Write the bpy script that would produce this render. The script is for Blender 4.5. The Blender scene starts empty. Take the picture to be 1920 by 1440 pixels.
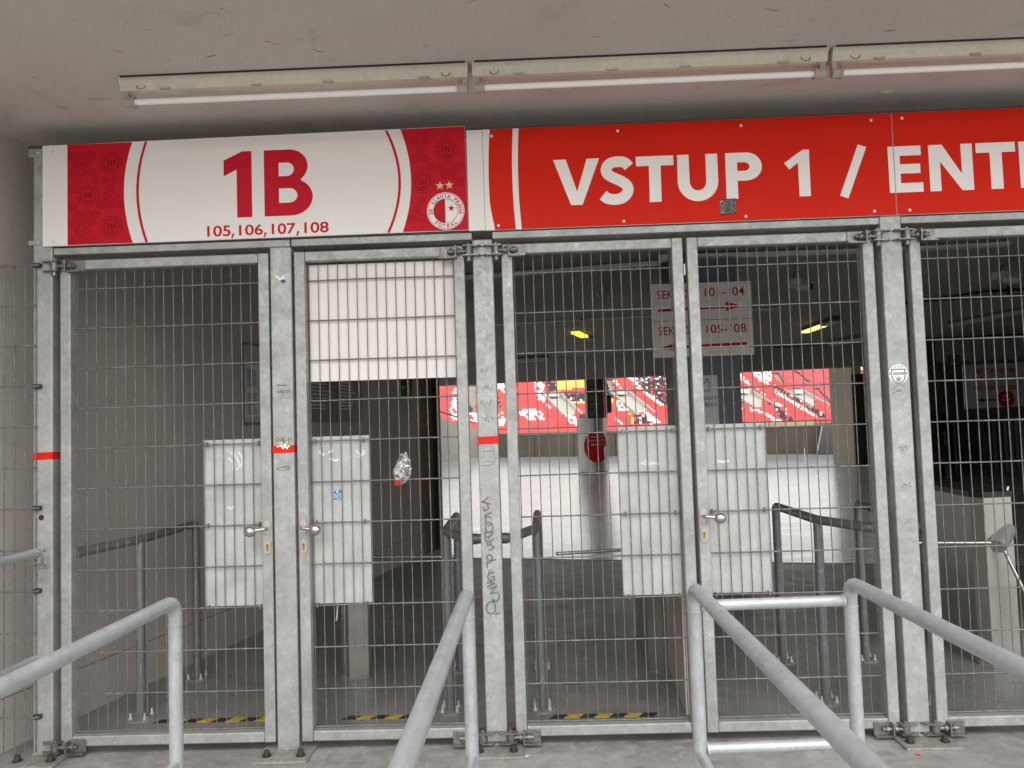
import bpy, bmesh, math, random
from mathutils import Vector, Matrix
R = math.radians
random.seed(7)
S = bpy.context.scene
COL = S.collection

# ---------------------------------------------------------------- camera, sky, sun, exposure
cam = bpy.data.objects.new('camera', bpy.data.cameras.new('camera'))
COL.objects.link(cam)
yaw, pitch, roll = -0.0235, 0.0509, -0.0317
fw = Vector((math.sin(yaw) * math.cos(pitch), math.cos(yaw) * math.cos(pitch), math.sin(pitch)))
r0 = Vector((math.cos(yaw), -math.sin(yaw), 0))
u0 = r0.cross(fw)
cr = math.cos(roll) * r0 + math.sin(roll) * u0
cu = -math.sin(roll) * r0 + math.cos(roll) * u0
M = Matrix((cr, cu, -fw)).transposed().to_4x4()
M.translation = (0, -3.782, 1.539)
cam.matrix_world = M
cam.data.sensor_width = 36
cam.data.lens = 36 * 1440 / 1920
cam.data.clip_start = 0.05
cam.data.clip_end = 2000
S.camera = cam

SUN_EL, SUN_AZ = R(47), R(172)          # azimuth from +Y clockwise: behind the camera
w = bpy.data.worlds.new('World')
S.world = w
w.use_nodes = True
nt = w.node_tree
bg = nt.nodes['Background']
sky = nt.nodes.new('ShaderNodeTexSky')
sky.sky_type = 'NISHITA'
sky.sun_disc = False
sky.sun_elevation = SUN_EL
sky.sun_rotation = SUN_AZ
sky.air_density = 2.0
sky.dust_density = 1.0
sky.ozone_density = 1.0
hs = nt.nodes.new('ShaderNodeHueSaturation')
hs.inputs['Saturation'].default_value = 0.22
nt.links.new(sky.outputs[0], hs.inputs['Color'])
nt.links.new(hs.outputs[0], bg.inputs['Color'])
bg.inputs['Strength'].default_value = 0.15

sun = bpy.data.objects.new('sun', bpy.data.lights.new('sun', 'SUN'))
COL.objects.link(sun)
sun.data.energy = 1.0
sun.data.angle = R(70)
sun.data.color = (1.0, 0.965, 0.92)
sd = Vector((math.sin(SUN_AZ) * math.cos(SUN_EL), math.cos(SUN_AZ) * math.cos(SUN_EL), math.sin(SUN_EL)))
sun.rotation_euler = sd.to_track_quat('Z', 'Y').to_euler()
sun.location = sd * 30

S.view_settings.view_transform = 'Standard'
S.view_settings.look = 'None'
S.view_settings.exposure = 0.84
S.view_settings.gamma = 1
S.view_settings.use_curve_mapping = False
S.render.engine = 'CYCLES'
S.cycles.max_bounces = 10
S.cycles.diffuse_bounces = 6
S.cycles.glossy_bounces = 4
S.cycles.transparent_max_bounces = 12
S.cycles.use_denoising = True
S.cycles.sample_clamp_indirect = 6

# ---------------------------------------------------------------- materials
def nodes_mat(name, rough=0.6, metal=0.0, col=(0.5, 0.5, 0.5), spec=0.5):
    m = bpy.data.materials.new(name)
    m.use_nodes = True
    b = m.node_tree.nodes['Principled BSDF']
    b.inputs['Base Color'].default_value = (*col, 1)
    b.inputs['Roughness'].default_value = rough
    b.inputs['Metallic'].default_value = metal
    b.inputs['Specular IOR Level'].default_value = spec
    return m, m.node_tree, b

def pos(nt, scale=(1, 1, 1), rot=(0, 0, 0)):
    g = nt.nodes.new('ShaderNodeNewGeometry')
    mp = nt.nodes.new('ShaderNodeMapping')
    mp.inputs['Scale'].default_value = scale
    mp.inputs['Rotation'].default_value = rot
    nt.links.new(g.outputs['Position'], mp.inputs['Vector'])
    return mp.outputs[0]

def noise(nt, vec, scale, detail=4, rough=0.55, dist=0.0):
    n = nt.nodes.new('ShaderNodeTexNoise')
    n.inputs['Scale'].default_value = scale
    n.inputs['Detail'].default_value = detail
    n.inputs['Roughness'].default_value = rough
    n.inputs['Distortion'].default_value = dist
    nt.links.new(vec, n.inputs['Vector'])
    return n.outputs[0]

def ramp(nt, fac, stops):
    r = nt.nodes.new('ShaderNodeValToRGB')
    e = r.color_ramp.elements
    while len(e) < len(stops):
        e.new(0.5)
    for k, (p, c) in enumerate(stops):
        e[k].position = p
        e[k].color = (*c, 1) if len(c) == 3 else c
    nt.links.new(fac, r.inputs[0])
    return r.outputs[0]

def mix(nt, fac, a, b, mode='MIX'):
    n = nt.nodes.new('ShaderNodeMix')
    n.data_type = 'RGBA'
    n.blend_type = mode
    if isinstance(fac, float):
        n.inputs[0].default_value = fac
    else:
        nt.links.new(fac, n.inputs[0])
    for k, v in ((6, a), (7, b)):
        if isinstance(v, tuple):
            n.inputs[k].default_value = (*v, 1)
        else:
            nt.links.new(v, n.inputs[k])
    return n.outputs[2]

def bump(nt, b, h, strength=0.2, dist=0.01):
    n = nt.nodes.new('ShaderNodeBump')
    n.inputs['Strength'].default_value = strength
    n.inputs['Distance'].default_value = dist
    nt.links.new(h, n.inputs['Height'])
    nt.links.new(n.outputs[0], b.inputs['Normal'])

def grey(v):
    return (v, v, v)

def plain(name, col, rough=0.5, metal=0.0, var=0.12, scale=9, spec=0.5):
    """painted or plastic surface with slight wear"""
    m, nt, b = nodes_mat(name, rough, metal, col, spec)
    f = noise(nt, pos(nt), scale, 5)
    lo = tuple(c * (1 - var) for c in col)
    hi = tuple(min(1, c * (1 + var)) for c in col)
    nt.links.new(ramp(nt, f, [(0.3, lo), (0.7, hi)]), b.inputs['Base Color'])
    f2 = noise(nt, pos(nt), scale * 4, 3)
    nt.links.new(ramp(nt, f2, [(0.3, grey(max(0.03, rough - 0.07))), (0.7, grey(min(1, rough + 0.08)))]), b.inputs['Roughness'])
    return m

def galv(name, base=0.43, amp=0.09, tint=(1.0, 1.01, 0.98), scale=48, metal=0.35, rough=0.52, dirt=0.5, soft=False):
    m, nt, b = nodes_mat(name, rough, metal)
    p = pos(nt)
    pd = nt.nodes.new('ShaderNodeVectorMath')
    pd.operation = 'ADD'
    nz = nt.nodes.new('ShaderNodeTexNoise')
    nz.inputs['Scale'].default_value = 30
    nz.inputs['Detail'].default_value = 2
    nt.links.new(p, nz.inputs['Vector'])
    sc = nt.nodes.new('ShaderNodeVectorMath')
    sc.operation = 'SCALE'
    sc.inputs['Scale'].default_value = 0.075
    nt.links.new(nz.outputs['Color'], sc.inputs[0])
    nt.links.new(p, pd.inputs[0])
    nt.links.new(sc.outputs[0], pd.inputs[1])
    v = nt.nodes.new('ShaderNodeTexVoronoi')
    v.inputs['Scale'].default_value = scale
    nt.links.new(pd.outputs[0], v.inputs['Vector'])
    sep = nt.nodes.new('ShaderNodeSeparateColor')
    nt.links.new(v.outputs['Color'], sep.inputs[0])
    lo = tuple((base - amp) * t for t in tint)
    hi = tuple((base + amp) * t for t in tint)
    spang = ramp(nt, sep.outputs[0], [(0.0, lo), (0.45, tuple(base * t for t in tint)), (0.78, tuple((base + amp * 0.5) * t for t in tint)), (0.86, hi), (1.0, tuple((base + amp * 1.6) * t for t in tint))])
    cloud = noise(nt, p, 7, 5, 0.6)
    c1 = mix(nt, 1.0, spang, ramp(nt, cloud, [(0.3, grey(0.80)), (0.7, grey(1.08))]), 'MULTIPLY')
    streak = noise(nt, pos(nt, (14, 14, 1.1)), 2.0, 6, 0.7)
    dirtc = mix(nt, ramp(nt, streak, [(0.52, grey(0)), (0.78, grey(dirt))]), c1, (0.20, 0.18, 0.15))
    if soft:
        blot = noise(nt, p, 34, 6, 0.68, 0.8)
        dirtc = mix(nt, 1.0, ramp(nt, blot, [(0.3, lo), (0.7, hi)]), ramp(nt, cloud, [(0.3, grey(0.86)), (0.7, grey(1.08))]), 'MULTIPLY')
        fleck = noise(nt, p, 110, 3, 0.6, 1.2)
        dirtc = mix(nt, ramp(nt, fleck, [(0.62, grey(0)), (0.70, grey(0.45))]), dirtc, (0.27, 0.28, 0.285))
        pale = noise(nt, p, 17, 5, 0.7, 1.5)
        dirtc = mix(nt, ramp(nt, pale, [(0.60, grey(0)), (0.68, grey(0.4))]), dirtc, (0.66, 0.67, 0.67))
        nt.links.new(dirtc, b.inputs['Base Color'])
        nt.links.new(ramp(nt, blot, [(0.3, grey(rough - 0.06)), (0.7, grey(rough + 0.08))]), b.inputs['Roughness'])
        bump(nt, b, noise(nt, p, 90, 3), 0.05, 0.002)
        return m
    nt.links.new(dirtc, b.inputs['Base Color'])
    nt.links.new(ramp(nt, sep.outputs[1], [(0, grey(rough - 0.12)), (1, grey(rough + 0.12))]), b.inputs['Roughness'])
    bump(nt, b, noise(nt, p, 160, 3), 0.08, 0.002)
    return m

def concrete(name, col, var=0.14, rough=0.85, stain=0.25, bumps=0.25, fine=60):
    m, nt, b = nodes_mat(name, rough)
    p = pos(nt)
    big = noise(nt, p, 0.9, 6, 0.6)
    fin = noise(nt, p, fine, 4, 0.7)
    c0 = ramp(nt, big, [(0.3, tuple(c * (1 - var) for c in col)), (0.7, tuple(c * (1 + var) for c in col))])
    c1 = mix(nt, 1.0, c0, ramp(nt, fin, [(0.3, grey(0.90)), (0.7, grey(1.08))]), 'MULTIPLY')
    st = noise(nt, pos(nt, (1.5, 1.5, 0.5)), 2.2, 8, 0.72, 0.6)
    c2 = mix(nt, ramp(nt, st, [(0.56, grey(0)), (0.75, grey(stain))]), c1, tuple(c * 0.45 for c in col))
    spk = noise(nt, p, 33, 2, 0.5)
    c3 = mix(nt, ramp(nt, spk, [(0.74, grey(0)), (0.78, grey(stain * 2))]), c2, tuple(c * 0.3 for c in col))
    nt.links.new(c3, b.inputs['Base Color'])
    bump(nt, b, mix(nt, 0.5, fin, big), bumps, 0.004)
    return m

def emis(name, col, strength):
    m, nt, b = nodes_mat(name, 0.4, 0, col)
    b.inputs['Emission Color'].default_value = (*col, 1)
    b.inputs['Emission Strength'].default_value = strength
    return m

MT = {}
MT['galv_post'] = galv('galvanised_post', 0.40, 0.04, scale=50, dirt=0.12)
MT['galv_frame'] = galv('galvanised_frame', 0.38, 0.04, scale=56, dirt=0.15)
MT['galv_sheet'] = galv('galvanised_sheet', 0.475, 0.022, tint=(0.99, 1.01, 0.995), scale=170, metal=0.1, rough=0.6, dirt=0.08)
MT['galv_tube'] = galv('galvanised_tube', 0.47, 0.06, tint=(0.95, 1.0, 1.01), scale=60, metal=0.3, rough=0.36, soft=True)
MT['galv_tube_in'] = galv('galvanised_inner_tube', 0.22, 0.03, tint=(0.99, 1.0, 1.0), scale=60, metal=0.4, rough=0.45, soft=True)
MT['wire'] = galv('mesh_wire', 0.18, 0.05, tint=(1.03, 1.0, 0.95), scale=60, metal=0.3, rough=0.5, dirt=0.3)
MT['hinge'] = galv('hinge_steel', 0.22, 0.05, tint=(1.05, 0.99, 0.92), scale=80, metal=0.6, rough=0.42, dirt=0.8)
MT['plate'] = galv('base_plate_steel', 0.28, 0.05, tint=(1.05, 1.0, 0.9), scale=50, metal=0.15, rough=0.7, dirt=0.8)
MT['bolt'] = plain('black_bolt_cap', (0.03, 0.03, 0.032), 0.4)
MT['rivet'] = plain('bright_rivet', (0.75, 0.72, 0.66), 0.35, 0.4, 0.05, 60)
MT['rosette'] = plain('warm_rosette', (0.47, 0.41, 0.36), 0.4, 0.3, 0.05, 40)
MT['steel'] = plain('brushed_steel', (0.52, 0.49, 0.47), 0.28, 0.95, 0.06, 40)
MT['stainless'] = plain('stainless_cabinet', (0.46, 0.44, 0.41), 0.38, 0.8, 0.1, 3)
MT['brass'] = plain('brass_cylinder', (0.33, 0.25, 0.10), 0.4, 0.6, 0.05, 40)
MT['white_board'] = plain('white_sign_board', (0.84, 0.805, 0.785), 0.5, 0, 0.02, 2, 0.2)
MT['white_print'] = plain('white_print', (0.84, 0.81, 0.79), 0.5, 0, 0.02, 3, 0.2)
MT['white_top'] = plain('white_gate_board', (0.80, 0.745, 0.72), 0.5, 0, 0.035, 4, 0.25)
MT['maroon'] = plain('crimson_print', (0.56, 0.011, 0.027), 0.5, 0, 0.05, 5, 0.12)
MT['maroon_dark'] = plain('dark_crimson_print', (0.33, 0.004, 0.014), 0.5, 0, 0.05, 5, 0.12)
MT['red_board'] = plain('red_sign_print', (0.64, 0.017, 0.006), 0.5, 0, 0.04, 3, 0.12)
MT['tape'] = plain('red_tape', (0.66, 0.018, 0.01), 0.4, 0, 0.06, 30, 0.2)
MT['gold'] = plain('gold_print', (0.72, 0.48, 0.2), 0.4)
MT['ink'] = plain('black_ink', (0.02, 0.02, 0.022), 0.6)
MT['ink_grey'] = plain('grey_ink', (0.14, 0.14, 0.13), 0.5)
MT['ink_red'] = plain('red_ink', (0.50, 0.010, 0.02), 0.5, 0, 0.08, 9, 0.15)
MT['ink_blue'] = plain('blue_ink', (0.02, 0.05, 0.30), 0.5)
MT['enamel'] = concrete('cream_enamel', (0.62, 0.58, 0.475), 0.06, 0.5, 0.45, 0.05, 40)
MT['tube'] = plain('white_glass_tube', (0.94, 0.90, 0.88), 0.15, 0, 0.01, 5)
MT['socket'] = plain('grey_socket', (0.40, 0.37, 0.34), 0.5)
MT['grime'] = plain('black_grime', (0.04, 0.035, 0.03), 0.9)
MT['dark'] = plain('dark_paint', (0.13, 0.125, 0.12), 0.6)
MT['black'] = plain('black_plastic', (0.015, 0.015, 0.016), 0.4)
MT['dark_metal'] = plain('dark_metal', (0.10, 0.095, 0.09), 0.45, 0.5)
MT['blue_column'] = plain('slate_column_paint', (0.10, 0.118, 0.14), 0.55, 0, 0.08, 2)
MT['grey_beam'] = concrete('grey_beam_paint', (0.34, 0.33, 0.31), 0.05, 0.8, 0.1, 0.1)
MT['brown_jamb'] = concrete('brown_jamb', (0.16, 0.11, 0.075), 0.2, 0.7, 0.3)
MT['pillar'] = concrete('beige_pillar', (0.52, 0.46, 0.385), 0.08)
MT['parapet'] = concrete('parapet_concrete', (0.19, 0.16, 0.13), 0.2, 0.85, 0.5)
MT['stair_conc'] = concrete('pale_stair_concrete', (0.52, 0.48, 0.42), 0.08, 0.85, 0.2)
MT['wall'] = concrete('beige_render', (0.45, 0.405, 0.38), 0.08, 0.88, 0.22, 0.12)
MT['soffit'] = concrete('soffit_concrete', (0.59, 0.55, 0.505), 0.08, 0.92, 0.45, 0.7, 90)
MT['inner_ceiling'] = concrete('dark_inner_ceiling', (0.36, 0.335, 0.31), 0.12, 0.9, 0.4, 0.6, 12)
MT['paint_white'] = plain('white_painted_metal', (0.62, 0.61, 0.58), 0.45)
MT['cam_white'] = plain('camera_shell', (0.55, 0.54, 0.51), 0.4)
MT['glass_dark'] = plain('dark_lens', (0.01, 0.01, 0.012), 0.1)
MT['paper'] = plain('paper_sheet', (0.58, 0.58, 0.61), 0.5, 0, 0.05, 12)
MT['board_grey'] = plain('grey_notice_board', (0.15, 0.14, 0.145), 0.35)
MT['exit_green'] = plain('dark_green_sign', (0.012, 0.06, 0.03), 0.4)
MT['exit_pale'] = plain('pale_green_sign', (0.30, 0.36, 0.25), 0.4)
MT['yellow_glow'] = emis('yellow_lamp_glow', (1.0, 0.74, 0.03), 1.25)
MT['yellow_glow_soft'] = emis('soft_yellow_glow', (1.0, 0.93, 0.25), 0.75)
MT['tape_yellow'] = plain('yellow_tape', (0.62, 0.42, 0.02), 0.45, 0, 0.25, 14)
MT['tape_black'] = plain('black_tape', (0.025, 0.025, 0.025), 0.5, 0, 0.3, 14)
MT['seat_red'] = plain('red_seat', (0.60, 0.075, 0.07), 0.45, 0, 0.14, 0.6)
MT['seat_white'] = plain('white_seat', (0.74, 0.69, 0.71), 0.45, 0, 0.08, 0.6)
MT['seat_black'] = plain('black_seat', (0.035, 0.03, 0.035), 0.45)
MT['seat_yellow'] = plain('yellow_seat', (0.80, 0.55, 0.12), 0.45)
MT['seat_faded'] = plain('faded_red_seat', (0.55, 0.11, 0.13), 0.5, 0, 0.18, 0.6)
MT['terrace'] = concrete('terrace_concrete', (0.36, 0.335, 0.29), 0.08, 0.85, 0.2)
MT['ad_cream'] = plain('cream_board', (0.78, 0.70, 0.46), 0.5)
MT['silver'] = plain('silver_cladding', (0.42, 0.41, 0.40), 0.35, 0.5, 0.06, 3)
MT['cloth_black'] = plain('black_cloth', (0.012, 0.012, 0.014), 0.85)
MT['cloth_blue'] = plain('navy_cloth', (0.010, 0.014, 0.05), 0.85)
MT['skin'] = plain('skin', (0.45, 0.28, 0.2), 0.6)
MT['smear'] = plain('pale_smear', (0.66, 0.66, 0.64), 0.7)
MT['soffit_scuff'] = plain('soffit_scuff', (0.20, 0.18, 0.16), 0.9, 0, 0.3, 60)
MT['leaf'] = plain('dry_leaf', (0.10, 0.06, 0.03), 0.8)
MT['litter'] = plain('pale_litter', (0.82, 0.79, 0.74), 0.8)

def mat_floor_near(name='worn_floor', k=1.0, shiny=False):
    m, nt, b = nodes_mat(name, 0.6)
    p = pos(nt)
    big = noise(nt, p, 1.1, 7, 0.62, 0.3)
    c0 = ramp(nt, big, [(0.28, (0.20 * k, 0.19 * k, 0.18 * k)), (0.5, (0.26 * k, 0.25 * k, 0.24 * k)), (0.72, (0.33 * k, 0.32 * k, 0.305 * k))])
    fin = noise(nt, p, 95, 3, 0.7)
    c1 = mix(nt, 1.0, c0, ramp(nt, fin, [(0.3, grey(0.86)), (0.7, grey(1.10))]), 'MULTIPLY')
    st = noise(nt, pos(nt, (1.0, 2.4, 1)), 3.4, 8, 0.75, 1.0)
    c2 = mix(nt, ramp(nt, st, [(0.52, grey(0)), (0.70, grey(0.6))]), c1, (0.09, 0.08, 0.07))
    pale = noise(nt, pos(nt, (2.0, 1.0, 1)), 5.0, 8, 0.75, 1.2)
    c3 = mix(nt, ramp(nt, pale, [(0.55, grey(0)), (0.72, grey(0.55))]), c2, (0.50 * k, 0.48 * k, 0.46 * k))
    g = nt.nodes.new('ShaderNodeNewGeometry')
    sx = nt.nodes.new('ShaderNodeSeparateXYZ')
    nt.links.new(g.outputs['Position'], sx.inputs[0])
    mr = nt.nodes.new('ShaderNodeMapRange')
    mr.inputs['From Min'].default_value = -0.42
    mr.inputs['From Max'].default_value = 0.34
    nt.links.new(sx.outputs['Y'], mr.inputs['Value'])
    line = ramp(nt, mr.outputs[0], [(0.0, grey(0)), (0.42, grey(1)), (0.62, grey(1)), (1.0, grey(0))])
    grit = ramp(nt, noise(nt, p, 9, 7, 0.75, 0.8), [(0.45, grey(0.0)), (0.66, grey(0.5))])
    c3 = mix(nt, mix(nt, 1.0, line, grit, 'MULTIPLY'), c3, (0.10, 0.085, 0.065))
    nt.links.new(c3, b.inputs['Base Color'])
    nt.links.new(ramp(nt, big, [(0.3, grey(0.5)), (0.7, grey(0.72))]), b.inputs['Roughness'])
    if shiny:
        b.inputs['Specular IOR Level'].default_value = 0.8
        wv = noise(nt, pos(nt, (0.8, 1.6, 1), (0, 0, R(-13.5))), 3.0, 8, 0.75, 1.2)
        nt.links.new(ramp(nt, wv, [(0.3, grey(0.28)), (0.7, grey(0.62))]), b.inputs['Roughness'])
        bump(nt, b, fin, 0.2, 0.004)
        return m
    bump(nt, b, fin, 0.25, 0.004)
    return m

def mat_floor_far():
    m, nt, b = nodes_mat('coated_floor', 0.3)
    p = pos(nt, (0.35, 2.0, 1), (0, 0, R(-13.5)))
    wv = noise(nt, p, 3.2, 5, 0.62, 0.4)
    big = noise(nt, pos(nt), 0.5, 5, 0.6)
    nt.links.new(ramp(nt, big, [(0.3, (0.66, 0.635, 0.62)), (0.7, (0.78, 0.75, 0.735))]), b.inputs['Base Color'])
    nt.links.new(ramp(nt, wv, [(0.3, grey(0.20)), (0.7, grey(0.48))]), b.inputs['Roughness'])
    b.inputs['Specular IOR Level'].default_value = 1.0
    b.inputs['Coat Weight'].default_value = 1.0
    b.inputs['Coat Roughness'].default_value = 0.22
    b.inputs['Coat IOR'].default_value = 1.7
    bump(nt, b, wv, 0.35, 0.02)
    return m

def mat_pitch():
    m, nt, b = nodes_mat('grass_pitch', 0.9)
    nt.links.new(ramp(nt, noise(nt, pos(nt), 2, 5), [(0.3, (0.05, 0.10, 0.025)), (0.7, (0.08, 0.14, 0.04))]), b.inputs['Base Color'])
    return m

def mat_block():
    m, nt, b = nodes_mat('block_wall', 0.9)
    nt.links.new(ramp(nt, noise(nt, pos(nt), 3, 6), [(0.3, (0.17, 0.155, 0.13)), (0.7, (0.26, 0.235, 0.205))]), b.inputs['Base Color'])
    return m

def mat_picture(name, cols, scale):
    m, nt, b = nodes_mat(name, 0.45)
    n = noise(nt, pos(nt), scale, 3, 0.7, 1.5)
    nt.links.new(ramp(nt, n, cols), b.inputs['Base Color'])
    return m

def mat_plastic():
    m = bpy.data.materials.new('clear_film')
    m.use_nodes = True
    nt = m.node_tree
    for n in list(nt.nodes):
        nt.nodes.remove(n)
    out = nt.nodes.new('ShaderNodeOutputMaterial')
    tr = nt.nodes.new('ShaderNodeBsdfTransparent')
    gl = nt.nodes.new('ShaderNodeBsdfGlossy')
    gl.inputs['Roughness'].default_value = 0.12
    df = nt.nodes.new('ShaderNodeBsdfDiffuse')
    df.inputs['Color'].default_value = (0.6, 0.58, 0.56, 1)
    mx = nt.nodes.new('ShaderNodeMixShader')
    mx2 = nt.nodes.new('ShaderNodeMixShader')
    mx.inputs[0].default_value = 0.35
    nt.links.new(gl.outputs[0], mx.inputs[1])
    nt.links.new(df.outputs[0], mx.inputs[2])
    f = ramp(nt, noise(nt, pos(nt), 38, 3, 0.6, 1.0), [(0.45, grey(0.07)), (0.64, grey(0.62))])
    nt.links.new(f, mx2.inputs[0])
    nt.links.new(tr.outputs[0], mx2.inputs[1])
    nt.links.new(mx.outputs[0], mx2.inputs[2])
    nt.links.new(mx2.outputs[0], out.inputs['Surface'])
    return m

MT['forecourt'] = concrete('bounce_paving', (0.46, 0.44, 0.41), 0.08, 0.85, 0.2)
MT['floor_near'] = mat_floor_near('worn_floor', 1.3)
MT['floor_shaded'] = mat_floor_near('shaded_floor', 0.92, True)  # same floor as outside, its colour darkened for the shade indoors
MT['floor_far'] = mat_floor_far()
MT['pitch'] = mat_pitch()
MT['block'] = mat_block()
MT['film'] = mat_plastic()
MT['photo_sticker'] = mat_picture('dark_photo_sticker', [(0.40, (0.012, 0.012, 0.012)), (0.55, (0.10, 0.09, 0.09)), (0.68, (0.5, 0.45, 0.44))], 75)
MT['blue_sticker'] = mat_picture('torn_blue_sticker', [(0.42, (0.55, 0.58, 0.58)), (0.5, (0.03, 0.16, 0.38)), (0.62, (0.02, 0.10, 0.28)), (0.68, (0.6, 0.62, 0.62))], 60)

# ---------------------------------------------------------------- mesh helpers
class MB:
    def __init__(self):
        self.v, self.f, self.mi, self.sm = [], [], [], []

    def add(self, vs, fs, mi=0, smooth=False):
        o = len(self.v)
        self.v += [tuple(p) for p in vs]
        for f in fs:
            self.f.append(tuple(i + o for i in f))
            self.mi.append(mi)
            self.sm.append(smooth)
        return self

    def box(self, x0, x1, y0, y1, z0, z1, bev=0.0, mi=0):
        if bev <= 0:
            vs = [(x, y, z) for z in (z0, z1) for y in (y0, y1) for x in (x0, x1)]
            fs = [(0, 2, 3, 1), (4, 5, 7, 6), (0, 1, 5, 4), (2, 6, 7, 3), (0, 4, 6, 2), (1, 3, 7, 5)]
            return self.add(vs, fs, mi)
        bm = bmesh.new()
        bmesh.ops.create_cube(bm, size=1)
        for v in bm.verts:
            v.co = Vector(((x0 + x1) / 2 + v.co.x * (x1 - x0), (y0 + y1) / 2 + v.co.y * (y1 - y0), (z0 + z1) / 2 + v.co.z * (z1 - z0)))
        bmesh.ops.bevel(bm, geom=bm.edges[:], offset=bev, segments=2, affect='EDGES', profile=0.5)
        bm.verts.index_update()
        self.add([v.co[:] for v in bm.verts], [[v.index for v in f.verts] for f in bm.faces], mi)
        bm.free()
        return self

    def prism(self, poly, lo, hi, axis='z', mi=0):
        """poly extruded along an axis; poly is (x,y) for z, (x,z) for y"""
        n = len(poly)
        def P(a, b, h):
            return (a, b, h) if axis == 'z' else ((a, h, b) if axis == 'y' else (h, a, b))
        vs = [P(a, b, lo) for a, b in poly] + [P(a, b, hi) for a, b in poly]
        ar = sum(poly[i][0] * poly[(i + 1) % n][1] - poly[(i + 1) % n][0] * poly[i][1] for i in range(n))
        flip = (ar < 0) != (axis == 'y')
        fs = [tuple(range(n - 1, -1, -1)), tuple(range(n, 2 * n))] + [(i, (i + 1) % n, (i + 1) % n + n, i + n) for i in range(n)]
        if flip:
            fs = [f[::-1] for f in fs]
        return self.add(vs, fs, mi)

    def cyl(self, a, b, r, seg=12, r2=None, mi=0, cap=True):
        a, b = Vector(a), Vector(b)
        d = (b - a).normalized()
        s = d.orthogonal().normalized()
        t = d.cross(s)
        r2 = r if r2 is None else r2
        vs, fs = [], []
        for k in range(seg):
            an = 2 * math.pi * k / seg
            o = s * math.cos(an) + t * math.sin(an)
            vs += [a + o * r, b + o * r2]
        fs = [(2 * k, 2 * ((k + 1) % seg), 2 * ((k + 1) % seg) + 1, 2 * k + 1) for k in range(seg)]
        self.add(vs, fs, mi, True)
        if cap:
            self.add([v for v in vs[0::2]], [tuple(range(seg - 1, -1, -1))], mi)
            self.add([v for v in vs[1::2]], [tuple(range(seg))], mi)
        return self

    def tube(self, pts, r, fillet=0.0, seg=14, mi=0, cap=True):
        P = [Vector(p) for p in pts]
        path = [P[0]]
        for i in range(1, len(P) - 1):
            a, b, c = P[i - 1], P[i], P[i + 1]
            if fillet <= 0:
                path.append(b)
                continue
            d1, d2 = (a - b).normalized(), (c - b).normalized()
            ang = d1.angle(d2)
            t = min(fillet / math.tan(ang / 2), (a - b).length * 0.48, (c - b).length * 0.48)
            p1, p2 = b + d1 * t, b + d2 * t
            for k in range(7):
                u = k / 6
                path.append(p1 * (1 - u) ** 2 + b * 2 * u * (1 - u) + p2 * u * u)
        path.append(P[-1])
        n = None
        rings = []
        for i, p in enumerate(path):
            if i == 0:
                d = (path[1] - p).normalized()
            elif i == len(path) - 1:
                d = (p - path[i - 1]).normalized()
            else:
                d = ((path[i + 1] - p).normalized() + (p - path[i - 1]).normalized()).normalized()
            if n is None:
                n = d.orthogonal().normalized()
            n = (n - d * n.dot(d)).normalized()
            t = d.cross(n)
            k = 1.0
            if 0 < i < len(path) - 1:
                c = (path[i + 1] - p).normalized().dot(d)
                k = 1 / max(c, 0.5)
            rings.append([p + (n * math.cos(2 * math.pi * j / seg) + t * math.sin(2 * math.pi * j / seg)) * r * (k if fillet <= 0 else 1) for j in range(seg)])
        vs = [v for rg in rings for v in rg]
        fs = []
        for i in range(len(rings) - 1):
            for j in range(seg):
                j2 = (j + 1) % seg
                fs.append((i * seg + j, i * seg + j2, (i + 1) * seg + j2, (i + 1) * seg + j))
        self.add(vs, fs, mi, True)
        if cap:
            self.add(rings[0], [tuple(range(seg - 1, -1, -1))], mi)
            self.add(rings[-1], [tuple(range(seg))], mi)
        return self

    def sphere(self, c, r, seg=14, rings=8, sc=(1, 1, 1), mi=0):
        vs, fs = [], []
        for i in range(rings + 1):
            th = math.pi * i / rings
            for j in range(seg):
                ph = 2 * math.pi * j / seg
                vs.append((c[0] + r * sc[0] * math.sin(th) * math.cos(ph), c[1] + r * sc[1] * math.sin(th) * math.sin(ph), c[2] + r * sc[2] * math.cos(th)))
        for i in range(rings):
            for j in range(seg):
                j2 = (j + 1) % seg
                fs.append((i * seg + j, (i + 1) * seg + j, (i + 1) * seg + j2, i * seg + j2))
        return self.add(vs, fs, mi, True)

    def obox(self, c, ax, L, W, H, mi=0, bev=0.0):
        """box centred at c, L along ax (horizontal direction), W across, H up"""
        a = Vector(ax).normalized()
        b = Vector((-a.y, a.x, 0)).normalized()
        up = a.cross(b)
        c = Vector(c)
        vs = [c + a * (sx * L / 2) + b * (sy * W / 2) + up * (sz * H / 2) for sz in (-1, 1) for sy in (-1, 1) for sx in (-1, 1)]
        fs = [(0, 2, 3, 1), (4, 5, 7, 6), (0, 1, 5, 4), (2, 6, 7, 3), (0, 4, 6, 2), (1, 3, 7, 5)]
        return self.add(vs, fs, mi)

    def mesh(self, name, mats):
        me = bpy.data.meshes.new(name)
        me.from_pydata(self.v, [], self.f)
        if not isinstance(mats, (list, tuple)):
            mats = [mats]
        for m in mats:
            me.materials.append(MT[m])
        me.polygons.foreach_set('material_index', self.mi)
        me.polygons.foreach_set('use_smooth', self.sm)
        me.validate()
        me.update()
        return me

    def obj(self, name, mats, parent=None):
        return link(name, self.mesh(name, mats), parent)

def link(name, me, parent=None):
    o = bpy.data.objects.new(name, me)
    COL.objects.link(o)
    if parent is not None:
        o.parent = parent
        o.matrix_parent_inverse = Matrix.Translation(-Vector(world_loc(parent)))
    return o

def world_loc(o):
    p = Vector(o.location)
    return p

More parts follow.
